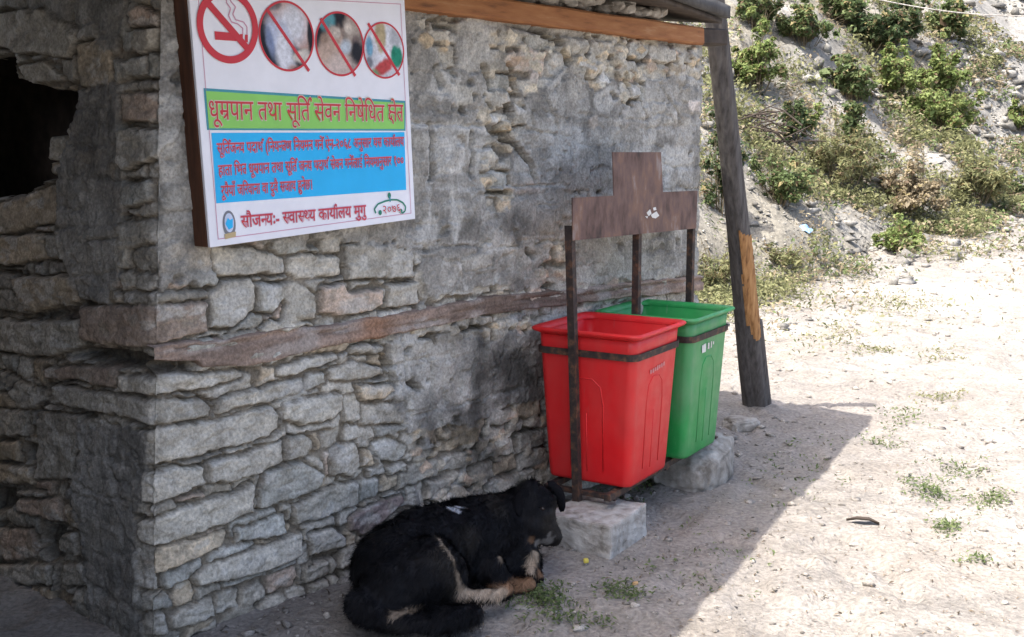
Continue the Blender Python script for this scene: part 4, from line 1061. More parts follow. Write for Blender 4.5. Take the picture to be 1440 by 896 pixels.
for s_, n_ in ((-1.100, 0.212), (-0.588, 0.152)):                     # flat hoops that grip the bins
    q = P3(s_, n_, 0) - SB; cx, cy = q.dot(AX), -q.dot(AY)
    bm = bmesh.new(); z0 = 0.55; h = hh(z0) + 0.004
    loft(bm, [[(cx + x, cy + y, z) for x, y in rrect(hq, hq, 0.040)] for hq, z in ((h, 0.2 + z0 - 0.014), (h + 0.005, 0.2 + z0 - 0.014), (h + 0.006, 0.2 + z0 + 0.014), (h + 0.001, 0.2 + z0 + 0.014), (h, 0.2 + z0 - 0.014))])
    bmesh.ops.recalc_face_normals(bm, faces=bm.faces); obj('hoop', bm, M_iron, stand)
    for side in (-1, 1):                                               # pins from hoop to post
        bm = bmesh.new(); bm_tube(bm, [(cx + side * (h + 0.003), 0.0, 0.2 + z0), (cx + side * (h + 0.05), 0.0, 0.2 + z0)], [0.008, 0.008], 8); obj('pivot_pin', bm, M_iron, stand)
bm = bmesh.new(); bm_box(bm, (0.53, -0.16, 0.176), (0.56, 0.014, 0.014), None, 0.002); obj('base_rail', bm, M_iron, stand)
bm = bmesh.new(); bm_box(bm, (0.53, 0.12, 0.176), (0.56, 0.014, 0.014), None, 0.002); obj('base_rail', bm, M_iron, stand)
for x in (xb + 0.02, 0.55, xr - 0.02):
    bm = bmesh.new(); bm_box(bm, (x, -0.02, 0.160), (0.014, 0.15, 0.010), None, 0.002); obj('cross_rail', bm, M_iron, stand)
# concrete block
blk = P3(-1.496, 0.518, 0) + AX * 0.168 - AY * 0.150
bm = bmesh.new(); bm_box(bm, (0, 0, 0.050), (0.168, 0.150, 0.075), None, 0.010)
bmesh.ops.subdivide_edges(bm, edges=[e for e in bm.edges if e.calc_length() > 0.05], cuts=10, use_grid_fill=True)
rough_bm(bm, 0.006, 14, 1); rough_bm(bm, 0.004, 45, 2)
bo = obj('concrete_block', bm, M_conc); bo.location = blk; bo.rotation_euler = (0, 0, BROT)
thing(bo, 'pale squared concrete block under the front post of the bin stand, next to the dog', 'block')
def boulder(name, loc, dims, rz, seed, m, amp=0.22):
    bm = bmesh.new(); bmesh.ops.create_icosphere(bm, subdivisions=5, radius=1)
    for v in bm.verts:
        p = v.co.copy(); q = Vector([math.copysign(abs(c) ** 0.62, c) for c in p])
        k = 1 + amp * mnoise.noise(p * 1.1 + Vector((seed, 0, 0))) + 0.10 * abs(mnoise.noise(p * 2.6 + Vector((0, seed, 0)))) - 0.05 + 0.05 * mnoise.noise(p * 6 + Vector((0, seed, 0))) + 0.022 * mnoise.noise(p * 17)
        v.co = Vector((q.x * dims[0] * k, q.y * dims[1] * k, q.z * dims[2] * k))
    o = obj(name, bm, m, None, True); o.location = loc; o.rotation_euler = (0, 0, rz); return o
o = boulder('boulder', P3(-0.30, 0.14, 0.05), (0.30, 0.185, 0.125), BROT + 0.1, 4.0, M_boulder, 0.16); thing(o, 'flat-topped grey boulder lying under the green bin', 'boulder')
o = boulder('field_stone', on_ground(1040, 598) + Vector((0, 0, 0.0)), (0.10, 0.07, 0.05), 0.3, 9.0, M_boulder); thing(o, 'small pale rounded stone on the ground by the foot of the leaning post', 'stone')
o = boulder('field_stone', on_ground(965, 640) + Vector((0, 0, 0.02)) + N * -0.25, (0.14, 0.10, 0.06), 0.8, 19.0, M_boulder); thing(o, 'dusty low stone at the foot of the wall behind the bins', 'stone')

# ------------------------------------------------------------------ leaning post
pb = on_ground(1063, 570); pt = on_front(1010, 60, -0.27)
ax = (pt - pb); ptop = pb + ax * 1.24
def post_mesh(offs, r0, r1, seed, k0=-0.03, k1=1.0, seg=14, rows=60, flat_=0.0):
    bm = bmesh.new(); rings = []; L = ptop - pb; t = L.normalized(); a = t.cross(Vector((0, 1, 0))).normalized(); b = t.cross(a)
    for i in range(rows + 1):
        k = k0 + (k1 - k0) * i / rows; c = pb + L * k + a * offs[0] + b * offs[1]
        r = r0 + (r1 - r0) * k; ring = []
        for j in range(seg):
            an = 2 * math.pi * j / seg; dirv = a * math.cos(an) + b * math.sin(an)
            rr_ = r * (1 + 0.16 * mnoise.noise(Vector((math.cos(an) * 1.3 + seed, math.sin(an) * 1.3, k * 3))) + 0.12 * mnoise.noise(Vector((math.cos(an) * 5 + seed, math.sin(an) * 5, k * 4))))
            sq = 1 / max(abs(math.cos(an + .4)), abs(math.sin(an + .4))); rr_ *= 0.72 + 0.28 * min(sq, 1.3)
            ring.append(bm.verts.new(c + dirv * rr_ - pb))
        rings.append(ring)
    for r1_, r2_ in zip(rings, rings[1:]):
        for j in range(seg): bm.faces.new((r1_[j], r1_[(j + 1) % seg], r2_[(j + 1) % seg], r2_[j]))
    bm.faces.new(rings[0][::-1]); bm.faces.new(rings[-1]); bmesh.ops.recalc_face_normals(bm, faces=bm.faces)
    return bm
pole = empty('leaning_post', pb); thing(pole, 'weathered grey timber post leaning on the end of the eave, split bare halfway', 'post')
bmt = post_mesh((0, 0), 0.074, 0.050, 1, seg=44, rows=190)
Lp = ptop - pb; tp = Lp.normalized(); toe = (EYEV - pb); toe.z = 0; toe.normalize(); rightw = toe.cross(Vector((0, 0, 1))) * -1
bare = []
for f in bmt.faces:                                    # bare wood where a long splinter tore off
    c = f.calc_center_median(); k = c.dot(tp) / Lp.length; rad = (c - tp * c.dot(tp)).normalized()
    lft = rad.dot(rightw); k += 0.010 * mnoise.noise(Vector((lft * 9, 0, 0)))
    lo = 0.170 + 0.10 * max(0, 0.5 - lft) ; hi = 0.425 - 0.02 * abs(lft)
    edge = -0.05 + 0.45 * max(0, (k - 0.27)) / 0.15 * 0.5 + 0.10 * mnoise.noise(Vector((k * 60, 1, 0)))
    if lo < k < hi and lft > edge and rad.dot(toe) > -0.35: bare.append(f)
ret = bmesh.ops.duplicate(bmt, geom=bare)
nf = [g_ for g_ in ret['geom'] if isinstance(g_, bmesh.types.BMFace)]
bms = bmesh.new(); vm = {}
for f in nf: bms.faces.new([vm.setdefault(v, None) or vm.__setitem__(v, bms.verts.new(v.co + (v.co - tp * v.co.dot(tp)).normalized() * (0.0035 + 0.004 * mnoise.noise(v.co * 40)))) or vm[v] for v in f.verts])
bmesh.ops.delete(bmt, geom=nf, context='FACES')
obj('trunk', bmt, M_post, pole, True)
obj('splice', post_mesh((-0.052, -0.02), 0.046, 0.036, 5, -0.03, 0.20, 20, 60), M_post, pole, True)
sf = obj('split_face', bms, M_split, pole, True); sf['label'] = 'bare orange wood where the bark has split away'

# ------------------------------------------------------------------ the sleeping dog
def A(px, py, n): return on_front(px, py, n)
bm = bmesh.new()
def ball(p, r, sc=(1, 1, 1), R=None):
    q = bmesh.ops.create_icosphere(bm, subdivisions=3, radius=r)
    for v in q['verts']:
        c = Vector((v.co.x * sc[0], v.co.y * sc[1], v.co.z * sc[2])); v.co = (R @ c if R else c) + p
def chain(pts, k=6):
    for (p, r), (q, s) in zip(pts, pts[1:]):
        n_ = max(2, int((q - p).length / (0.35 * min(r, s))))
        for i in range(n_ + 1):
            t = i / n_; ball(p.lerp(q, t), r + (s - r) * t)
chain([(A(556, 800, .29), .152), (A(600, 777, .27), .165), (A(650, 762, .27), .152), (A(698, 748, .29), .146), (A(724, 738, .31), .118)])
chain([(A(718, 735, .31), .112), (A(742, 712, .37), .085), (A(755, 711, .40), .076)])
chain([(A(757, 720, .42), .062), (A(768, 737, .45), .045), (A(780, 755, .475), .029)])
chain([(A(750, 738, .42), .056), (A(766, 757, .455), .028)])
ball(A(744, 694, .38), .055)
chain([(A(705, 785, .34), .105), (A(735, 792, .38), .072)])
chain([(A(556, 822, .36), .120), (A(600, 803, .42), .118), (A(630, 806, .46), .070)])              # thigh to knee
chain([(A(632, 806, .47), .062), (A(640, 833, .50), .036), (A(662, 838, .53), .026), (A(700, 835, .565), .025), (A(712, 832, .575), .027)])
chain([(A(688, 800, .42), .056), (A(708, 823, .48), .034), (A(735, 824, .515), .027), (A(744, 823, .52), .030)])   # near foreleg
chain([(A(738, 772, .42), .046), (A(750, 790, .45), .032), (A(748, 806, .48), .028), (A(757, 811, .49), .028)])
chain([(A(508, 850, .34), .055), (A(540, 874, .43), .042), (A(590, 878, .52), .034), (A(632, 870, .575), .044), (A(656, 866, .59), .036), (A(672, 862, .60), .022)])  # tail
me = bpy.data.meshes.new('dog'); bm.to_mesh(me); bm.free()
dog = bpy.data.objects.new('dog', me); C.objects.link(dog)
md = dog.modifiers.new('weld', 'REMESH'); md.mode = 'VOXEL'; md.voxel_size = 0.0085
sm = dog.modifiers.new('ease', 'SMOOTH'); sm.iterations = 7; sm.factor = 0.5
dg = bpy.context.evaluated_depsgraph_get(); dg.update()
me2 = bpy.data.meshes.new_from_object(dog.evaluated_get(dg)); dog.modifiers.clear(); dog.data = me2; me2.name = 'dog'
from mathutils.bvhtree import BVHTree
nv = len(me2.vertices); co = np.empty(nv * 3, np.float32); me2.vertices.foreach_get('co', co); co = co.reshape(-1, 3)
nr = np.empty(nv * 3, np.float32); me2.vertices.foreach_get('normal', nr); nr = nr.reshape(-1, 3)
# muscle and coat lumps; keep the underside on the ground
lump = np.array([0.010 * mnoise.noise(Vector(p) * 11) + 0.005 * mnoise.noise(Vector(p) * 34) for p in co])
co = co + nr * lump[:, None]
gz = ground_z(co[:, 0], co[:, 1]); co[:, 2] = np.maximum(co[:, 2], gz + 0.002)
me2.vertices.foreach_set('co', co.ravel().astype(np.float32)); me2.update()
bvh = BVHTree.FromPolygons([tuple(c) for c in co], [tuple(p.vertices) for p in me2.polygons])
def skin_hit(px, py):
    h = bvh.ray_cast(EYEV, ray(px, py).normalized()); return h[0], h[1]
BLK = np.array((0.0055, 0.0055, 0.0068)); TAN = np.array((0.20, 0.115, 0.066)); CREAM = np.array((0.34, 0.27, 0.20)); GREY = np.array((0.10, 0.095, 0.09)); WHT = np.array((0.50, 0.52, 0.56))
marks = []
def streak(pts, r0, r1, c):
    pts = [Vector(p) for p in pts]; n = len(pts) - 1
    for i in range(n):
        for q in range(7):
            t = (i + q / 6) / n; p = pts[i].lerp(pts[i + 1], q / 6); marks.append(((p.x, p.y), r0 + (r1 - r0) * t, c))
streak([(690, 826), (712, 823), (744, 822)], .020, .042, TAN)
streak([(648, 828), (662, 838), (706, 834)], .018, .030, CREAM)
streak([(648, 828), (644, 808), (638, 790), (628, 772), (616, 757)], .013, .005, CREAM * .75)
streak([(751, 782), (748, 802)], .026, .020, CREAM * .9)
streak([(556, 864), (575, 860), (594, 856)], .018, .026, CREAM * .6)
marks += [((705, 787), .020, CREAM * .5), ((639, 718), .020, WHT), ((634, 716), .016, WHT), ((645, 713), .012, WHT), ((768, 762), .024, GREY), ((756, 764), .020, GREY * 1.3), ((775, 758), .016, GREY), ((748, 760), .018, TAN * .4), ((760, 806), .026, TAN), ((772, 752), .012, GREY)]
colr = np.tile(BLK, (nv, 1))
jit = np.array([mnoise.noise(Vector(p) * 60) for p in co]) * 0.010 + np.array([mnoise.noise(Vector(p) * 22) for p in co]) * 0.006
for (px, rad, c) in marks:
    hit, _ = skin_hit(*px)
    if hit is None: continue
    d = np.sqrt(((co - np.array(hit)) ** 2).sum(1)) + jit
    k = smooth(rad, rad * 0.55, d)[:, None]; colr = colr * (1 - k) + c * k
dst = np.array([mnoise.noise(Vector(p) * 7 + Vector((3, 1, 0))) for p in co]); dk_ = smooth(.05, .5, dst)[:, None] * .45; colr = np.maximum(colr, colr * (1 - dk_) + np.array((.030, .026, .021)) * dk_)
a = me2.color_attributes.new('tint', 'FLOAT_COLOR', 'POINT'); a.data.foreach_set('color', np.c_[colr, np.ones(nv)].astype(np.float32).ravel())
M_coat, nt, b_ = mat('dog_coat')
at = nd(nt, 'ShaderNodeVertexColor', layer_name='tint'); nt.links.new(at.outputs[0], b_.inputs['Base Color'])
b_.inputs['Roughness'].default_value = 0.62; b_.inputs['Specular IOR Level'].default_value = 0.14
nz, r = noise_col(nt, 90, [(0.3, (0, 0, 0)), (0.7, (1, 1, 1))], 4); add_bump(nt, b_, nz.outputs['Fac'], 0.5, 0.006)
me2.materials.clear(); me2.materials.append(M_coat); me2.polygons.foreach_set('use_smooth', np.ones(len(me2.polygons), bool))
thing(dog, 'black dog with tan paws and a grey muzzle, curled up asleep against the wall', 'dog')
# coat: short hairs lying back along the body
tri = [(p.vertices[0], p.vertices[1], p.vertices[2]) for p in me2.polygons]
rs = np.random.RandomState(4); ntri = len(tri); NH = 60000
tri = np.array(tri); pick = rs.randint(0, ntri, NH)
w = rs.dirichlet((1, 1, 1), NH)
base = (co[tri[pick]] * w[:, :, None]).sum(1); nn = (nr[tri[pick]] * w[:, :, None]).sum(1); nn /= np.linalg.norm(nn, axis=1)[:, None] + 1e-9
cb = (colr[tri[pick]] * w[:, :, None]).sum(1)
back = np.array(-D * 0.75 + N * 0.15) + np.array((0, 0, -0.55))
clm = np.array([mnoise.noise_vector(Vector(p) * 28) for p in base]); fl = back[None, :] + rs.normal(0, .14, (NH, 3)) + clm * 1.1; fl -= nn * (fl * nn).sum(1)[:, None]; fl /= np.linalg.norm(fl, axis=1)[:, None] + 1e-9
hp = np.array(A(768, 745, .45)); face = np.sqrt(((base - hp) ** 2).sum(1)) < 0.10
paw = base[:, 2] < 0.055
tailp = np.array(A(640, 868, .57)); ist = np.sqrt(((base - tailp) ** 2).sum(1)) < 0.10
ln = rs.uniform(.014, .036, NH); ln[face] *= 0.35; ln[paw] *= 0.5; ln[ist] *= 1.9
tip = base + (fl * 0.9 + nn * rs.uniform(.15, .6, NH)[:, None]) * ln[:, None]
sd = np.cross(fl, nn) * rs.uniform(.0008, .0018, NH)[:, None]
Vh = np.stack([base - sd - nn * .002, base + sd - nn * .002, tip], 1).reshape(-1, 3); Fh = np.arange(NH * 3).reshape(-1, 3)
ch = np.repeat(cb * rs.uniform(.7, 1.6, NH)[:, None], 3, 0)
link('fur', mesh_np('fur', Vh, Fh, M_coat, False, np.clip(ch, 0, .6)), dog)
M_eye = simple('dog_eye', [(0.3, (0.012, 0.006, 0.004)), (0.7, (0.03, 0.014, 0.008))], 30, 0.08, 0, spec=0.6)
M_nose = simple('dog_nose', [(0.3, (0.012, 0.012, 0.013)), (0.7, (0.03, 0.03, 0.032))], 120, 0.35, 0.4, 0.001, spec=0.5)
def blob(name, c, dims, R, m, seed=0, sub=3, amp=0.0):
    bm = bmesh.new(); bmesh.ops.create_icosphere(bm, subdivisions=sub, radius=1)
    for v in bm.verts:
        p = v.co * (1 + amp * mnoise.noise(v.co * 2 + Vector((seed, 0, 0)))); v.co = (R @ Vector((p.x * dims[0], p.y * dims[1], p.z * dims[2]))) + c
    return obj(name, bm, m, dog, True)
hit, hn = skin_hit(763, 715)
I3 = Matrix.Identity(3)
if hit:
    blob('eye', hit - hn * 0.0035, (.0085, .0085, .0085), I3, M_eye)
    up = Vector((0, 0, 1)); tq = hn.cross(up).normalized()
    Rl = Matrix((tq, hn, up)).transposed(); blob('eyelid', hit + up * .006 - hn * .003, (.015, .008, .0055), Rl, M_coat)
e2_, en2 = skin_hit(781, 722)
if e2_: blob('eye', e2_ - en2 * 0.003, (.008, .008, .008), I3, M_eye)
nz_ = A(784, 757, .48); blob('nose', nz_, (.017, .017, .014), I3, M_nose, 2, 3, .15)
M_ear = M_coat.copy(); M_ear.name = 'dog_ear'; M_ear.node_tree.nodes['Principled BSDF'].inputs['Specular IOR Level'].default_value = 0.05; M_ear.node_tree.nodes['Principled BSDF'].inputs['Roughness'].default_value = 0.85
def ear(pts, wid, nrm, thick=0.006):
    """a hanging flap: a curved leaf of given half widths along a centre line"""
    bm = bmesh.new(); rows = []; nseg = len(pts)
    for i, p in enumerate(pts):
        t = (pts[min(i + 1, nseg - 1)] - pts[max(i - 1, 0)]).normalized(); sdv = t.cross(nrm).normalized(); row = []
        for j in range(7):
            q = j / 6 * 2 - 1
            row.append(bm.verts.new(p + sdv * wid[i] * q + nrm * (-0.012 * q * q)))
        rows.append(row)
    for i in range(nseg - 1):
        for j in range(6): bm.faces.new((rows[i][j], rows[i][j + 1], rows[i + 1][j + 1], rows[i + 1][j]))
    e = bmesh.ops.extrude_face_region(bm, geom=bm.faces[:])
    for v in [g_ for g_ in e['geom'] if isinstance(g_, bmesh.types.BMVert)]: v.co -= nrm * thick
    bmesh.ops.recalc_face_normals(bm, faces=bm.faces)
    bmesh.ops.subdivide_edges(bm, edges=bm.edges[:], cuts=1, use_grid_fill=True, smooth=0.6)
    o = obj('ear', bm, M_ear, dog, True)
    a = o.data.color_attributes.new('tint', 'FLOAT_COLOR', 'POINT'); a.data.foreach_set('color', np.tile(np.array((*BLK, 1), np.float32), (len(o.data.vertices), 1)).ravel())
for o_ in [c for c in dog.children if c.name.startswith('eyelid')]:
    a = o_.data.color_attributes.new('tint', 'FLOAT_COLOR', 'POINT'); a.data.foreach_set('color', np.tile(np.array((*BLK, 1), np.float32), (len(o_.data.vertices), 1)).ravel())
tov = (EYEV - A(755, 710, .4)).normalized()
ear([A(772, 683, .39), A(783, 688, .39), A(790, 697, .40), A(793, 708, .405), A(793, 719, .405)], [.018, .024, .024, .017, .005], (tov + Vector((0.7, 0, .1))).normalized())
_e = [skin_hit(*q) for q in ((741, 688), (735, 696), (730, 706), (727, 717), (727, 727))]
ear([h_ + n__ * d_ for (h_, n__), d_ in zip(_e, (.004, .009, .011, .011, .009))], [.016, .023, .025, .019, .006], _e[2][1].lerp(tov, .4).normalized(), .004)

# ------------------------------------------------------------------ plants on the slope
def leaf_mesh(name, pts, nrms, sizes, cols, rs, aspect=0.5, mat_=None):
    """one folded four-cornered leaf per point"""
    n = len(pts); t = rs.normal(0, 1, (n, 3)); t -= nrms * (t * nrms).sum(1)[:, None]; t /= np.linalg.norm(t, axis=1)[:, None] + 1e-9
    s = np.cross(nrms, t); L = sizes[:, None]
    v0 = pts - t * L * .5; v1 = pts + s * L * aspect * .5 + nrms * L * .10; v2 = pts + t * L * .5 - nrms * L * .12; v3 = pts - s * L * aspect * .5 + nrms * L * .10
    V = np.stack([v0, v1, v2, v3], 1).reshape(-1, 3); F = np.arange(n * 4).reshape(-1, 4)
    return mesh_np(name, V, F, mat_ or M_leaf, False, np.repeat(cols, 4, 0))
GREENS = {'bright': ((0.15, 0.21, 0.065), (0.27, 0.32, 0.12)), 'mid': ((0.10, 0.145, 0.056), (0.19, 0.23, 0.10)), 'dark': ((0.055, 0.088, 0.040), (0.115, 0.15, 0.066)), 'olive': ((0.16, 0.175, 0.08), (0.28, 0.275, 0.14)), 'dry': ((0.25, 0.205, 0.135), (0.38, 0.32, 0.215))}
M_stem = simple('plant_stem', [(0.3, (0.09, 0.07, 0.04)), (0.7, (0.17, 0.14, 0.09))], 20, 0.9, 0)
def bush(name, label, loc, w, h, tone, seed, cat='bush', group=None, nleaf=None, lsize=0.05, upright=False):
    rs = np.random.RandomState(seed); b = empty(name, loc, 0); thing(b, label, cat, group)
    ns = max(9, int(w * 26)); tips = []; bm = bmesh.new()
    for k in range(ns):
        a = rs.uniform(0, 2 * math.pi); r = math.sqrt(rs.uniform(0.02, 1)) * w / 2; hh_ = h * (1 - 0.55 * (r / (w / 2)) ** 2) * rs.uniform(.35, 1.25)
        p0 = Vector((math.cos(a) * r * .35, math.sin(a) * r * .35, -0.05)); p2 = Vector((math.cos(a) * r, math.sin(a) * r, hh_)); p1 = (p0 + p2) / 2 + Vector((0, 0, h * .12))
        bm_tube(bm, [p0, p1, p2], [.007, .005, .002], 4, False); tips.append((p0, p1, p2))
    for k in range(ns // 2):                               # bare dead twigs sticking out
        a = rs.uniform(0, 6.28); r = w * rs.uniform(.3, .65); p2 = Vector((math.cos(a) * r, math.sin(a) * r, h * rs.uniform(.3, 1.15)))
        bm_tube(bm, [Vector((0, 0, 0)), p2 * .6 + Vector((0, 0, .05)), p2], [.005, .0035, .0015], 4, False)
    obj('stem', bm, M_stem, b)
    n = nleaf or int(5200 * w * (h + .25)); n = min(max(n, 900), 9000)
    # leaf clumps gather round the stem ends, leaving gaps between
    cl = []
    for p0, p1, p2 in tips:
        for _ in range(4 if not upright else 6):
            t = rs.uniform(.35, 1.05); q = p0.lerp(p1, t * 2) if t < .5 else p1.lerp(p2, t * 2 - 1)
            cl.append((np.array(q) + rs.normal(0, .03 * (w + .4), 3), rs.uniform(.025, .13) * (0.6 + w * .5), rs.uniform(0, 1)))
    idx = rs.randint(0, len(cl), n); cc = np.array([c[0] for c in cl])[idx]; rr_ = np.array([c[1] for c in cl])[idx]; tv = np.array([c[2] for c in cl])[idx]
    off = rs.normal(0, 1, (n, 3)); off /= np.linalg.norm(off, axis=1)[:, None]; off *= (rs.uniform(0, 1, n) ** .5 * rr_)[:, None]; off[:, 2] *= .75
    P = cc + off; P[:, 2] = np.maximum(P[:, 2], -0.04)
    nm = off / (np.linalg.norm(off, axis=1)[:, None] + 1e-6) * .6 + rs.normal(0, .45, (n, 3)) + np.array((0, 0, .7)); nm /= np.linalg.norm(nm, axis=1)[:, None]
    c0, c1 = (np.array(c) for c in GREENS[tone]); k = np.clip(tv * .75 + rs.uniform(-.2, .35, n), 0, 1)[:, None]; cols = c0 * (1 - k) + c1 * k
    yel = rs.uniform(0, 1, n) < .10; cols[yel] = np.array((.30, .25, .12)); brn = rs.uniform(0, 1, n) < .07; cols[brn] = np.array((.17, .12, .075))
    link('foliage', leaf_mesh('foliage', P, nm, rs.lognormal(-.12, .35, n) * lsize * (1.2 if upright else 1), cols, rs, .26 if upright else .55), b)
    return b
G1 = 'bushes on the rubble slope'
blist = [  # px, py of the foot, px width, px height, tone, label
 (1062, 128, 78, 92, 'bright', 'bright green bush high on the slope just right of the post top'),
 (1132, 62, 90, 54, 'mid', 'green scrub bush at the top edge of the slope, right of the roof corner'),
 (1120, 205, 44, 64, 'dark', 'dark narrow bush rising beside the shaded hollow in the slope'),
 (1195, 140, 70, 62, 'mid', 'mid green bush in the row halfway up the slope, leftmost of its row'),
 (1258, 138, 84, 66, 'bright', 'bright leafy bush in the middle of the row halfway up the slope'),
 (1322, 138, 74, 66, 'bright', 'tall bright bush at the right of the row halfway up the slope'),
 (1318, 186, 96, 66, 'bright', 'spreading bush below the tall bright one, over bare brown earth'),
 (1132, 186, 46, 36, 'bright', 'small lime green bush at the right of the shaded hollow'),
 (1194, 196, 42, 50, 'mid', 'small upright green plant under the leftmost bush of the row'),
 (1182, 268, 100, 84, 'olive', 'tall yellowish weedy bush in the middle of the lower slope'),
 (1092, 286, 96, 66, 'mid', 'low grey-green bush on the lower slope right of the post'),
 (1372, 282, 94, 58, 'olive', 'olive bush at the right on the lower edge of the slope above the path'),
 (1278, 300, 96, 58, 'dry', 'dry brown shrub between the yellowish bush and the olive bush'),
 (1268, 352, 74, 36, 'bright', 'low bright green plant at the edge of the path under the dry shrub'),
 (1010, 420, 72, 84, 'olive', 'pale green bush at the foot of the slope close behind the green bin'),
 (1012, 300, 60, 130, 'dark', 'dark green bush seen between the hut wall and the leaning post'),
 (1238, 66, 110, 62, 'dark', 'dark bush clump near the top of the slope, left of the upper bare ground'),
 (1330, 54, 64, 40, 'mid', 'small green bush near the top of the slope, right of the dark clump'),
 (1436, 190, 36, 54, 'bright', 'bright green bush cut by the right edge of the photo'),
 (1180, 30, 80, 44, 'mid', 'green bush at the very top of the slope in the middle'),
 (1060, 40, 70, 60, 'mid', 'bushy green plant at the top of the slope just behind the roof corner'),
 (1420, 276, 44, 30, 'mid', 'small green plant on the lower slope at the right edge, beside the olive bush'),
 (1105, 372, 70, 30, 'olive', 'low weedy plant at the foot of the slope just right of the post'),
]
for i, (px, py, wpx, hpx, tone, lab) in enumerate(blist):
    p = on_terrain(px, py); dist = (p - EYEV).length; k = dist / FPX
    bush('bush', lab, p, wpx * k, hpx * k * 1.05, tone, 100 + i, 'bush', G1, lsize=max(.034, .0036 * dist), upright=tone == 'olive')

# ------------------------------------------------------------------ loose stuff: rubble, weeds, litter, gravel
def scatter_rocks(name, pts, sizes, cols, mat_, seed, flat_=.6, sub=1):
    rs = np.random.RandomState(seed); var = []
    for _ in range(14):                                    # angular chips: hulls of a few random points
        bm = bmesh.new()
        for q in range(11):
            d = rs.normal(0, 1, 3); d /= np.linalg.norm(d); bm.verts.new(d * rs.uniform(.75, 1.1))
        h_ = bmesh.ops.convex_hull(bm, input=bm.verts[:])
        bmesh.ops.delete(bm, geom=[g_ for g_ in h_['geom_interior'] if isinstance(g_, bmesh.types.BMVert)], context='VERTS')
        bmesh.ops.triangulate(bm, faces=bm.faces[:]); bm.verts.index_update()
        var.append((np.array([tuple(v.co) for v in bm.verts]), np.array([[v.index for v in f.verts] for f in bm.faces]))); bm.free()
    V = []; F = []; CC = []; nb = 0
    for i, (p, s) in enumerate(zip(pts, sizes)):
        v0, f0 = var[rs.randint(len(var))]
        sc = s * rs.uniform(.6, 1.35, 3) * np.array((1, 1, flat_)); a = rs.uniform(0, 6.3); ca, sa = math.cos(a), math.sin(a)
        v = v0 * sc; v = np.stack([v[:, 0] * ca - v[:, 1] * sa, v[:, 0] * sa + v[:, 1] * ca, v[:, 2]], 1)
        V.append(v + p); F.append(f0 + nb); nb += len(v0); CC.append(np.tile(cols[i], (len(v0), 1)))
    return link(name, mesh_np(name, np.concatenate(V), np.concatenate(F), mat_, False, np.concatenate(CC)))
rs = np.random.RandomState(11)
def slope_pts(n, qmax, rmin=-1.5, rmax=20, near=.4, qn=3):
    q = np.where(rs.uniform(0, 1, n) < near, rs.uniform(-.35, qn, n), rs.uniform(-.35, qmax, n)); r = rs.uniform(rmin, rmax, n)
    return BA.x + bn.x * q + bd.x * r, BA.y + bn.y * q + bd.y * r
x, y = slope_pts(11000, 9); xb, yb = slope_pts(2600, -.2, rmin=-3); x = np.r_[x, xb - bn.x * rs.exponential(.5, 2600)]; y = np.r_[y, yb - bn.y * rs.exponential(.5, 2600)]; kp = fbm(x * .8, y * .8, 3, 91) > rs.uniform(.32, .58, len(x)); x, y = x[kp], y[kp]
sizes = np.minimum(.013 * (1 / np.maximum(rs.uniform(0, 1, len(x)), .02)) ** .6, .11) * (y / 12)
pts = np.stack([x, y, tops(x, y) + sizes * .1], 1); cols = np.array((.255, .245, .222)) * rs.uniform(.55, 1.35, (len(x), 1))
o = scatter_rocks('slope_rubble', pts, sizes, cols, M_rock, 5); thing(o, 'grey rubble and broken stones strewn over the slope', 'rubble', kind='stuff')
# ground cover weeds and dry grass on the slope
x, y = slope_pts(26000, 8, rmax=18, near=.45, qn=2.4); xb, yb = slope_pts(3600, .2, rmax=18); ex_ = rs.exponential(.55, 3600); x = np.r_[x, xb - bn.x * ex_]; y = np.r_[y, yb - bn.y * ex_]
m = fbm(x * 1.1 + 5, y * 1.1, 4, 95) - .13 * smooth(5.5, 10, x - .25 * (y - 12)) + .05 * smooth(6, 3, x)
kp = m > rs.uniform(.42, .64, len(x)); x, y, m = x[kp], y[kp], m[kp]; n = len(x)
kind = np.where(m > .58, 0, np.where(rs.uniform(0, 1, n) < .62, 1, 2)); k = rs.uniform(0, 1, (n * 6, 1))
c0 = np.array([GREENS[t][0] for t in ('olive', 'dry', 'mid')])[np.repeat(kind, 6)]; c1 = np.array([GREENS[t][1] for t in ('olive', 'dry', 'mid')])[np.repeat(kind, 6)]
x6 = np.repeat(x, 6); y6 = np.repeat(y, 6)
P = np.stack([x6 + rs.normal(0, .07, n * 6), y6 + rs.normal(0, .07, n * 6), np.repeat(tops(x, y), 6) + rs.uniform(0, .20, n * 6)], 1)
Nn = rs.normal(0, .6, (n * 6, 3)) + np.array((0, -.2, .8)); Nn /= np.linalg.norm(Nn, axis=1)[:, None]
S = rs.uniform(.03, .075, n * 6) * (y6 / 12); K = (c0 * (1 - k) + c1 * k) * np.repeat(rs.uniform(.6, 1.35, (n, 1)), 6, 0)
o = link('slope_weeds', leaf_mesh('slope_weeds', np.array(P), np.array(Nn), np.array(S), np.array(K), rs, .4)); thing(o, 'thin weeds and dry grass covering the slope between the bushes', 'ground cover', kind='stuff')
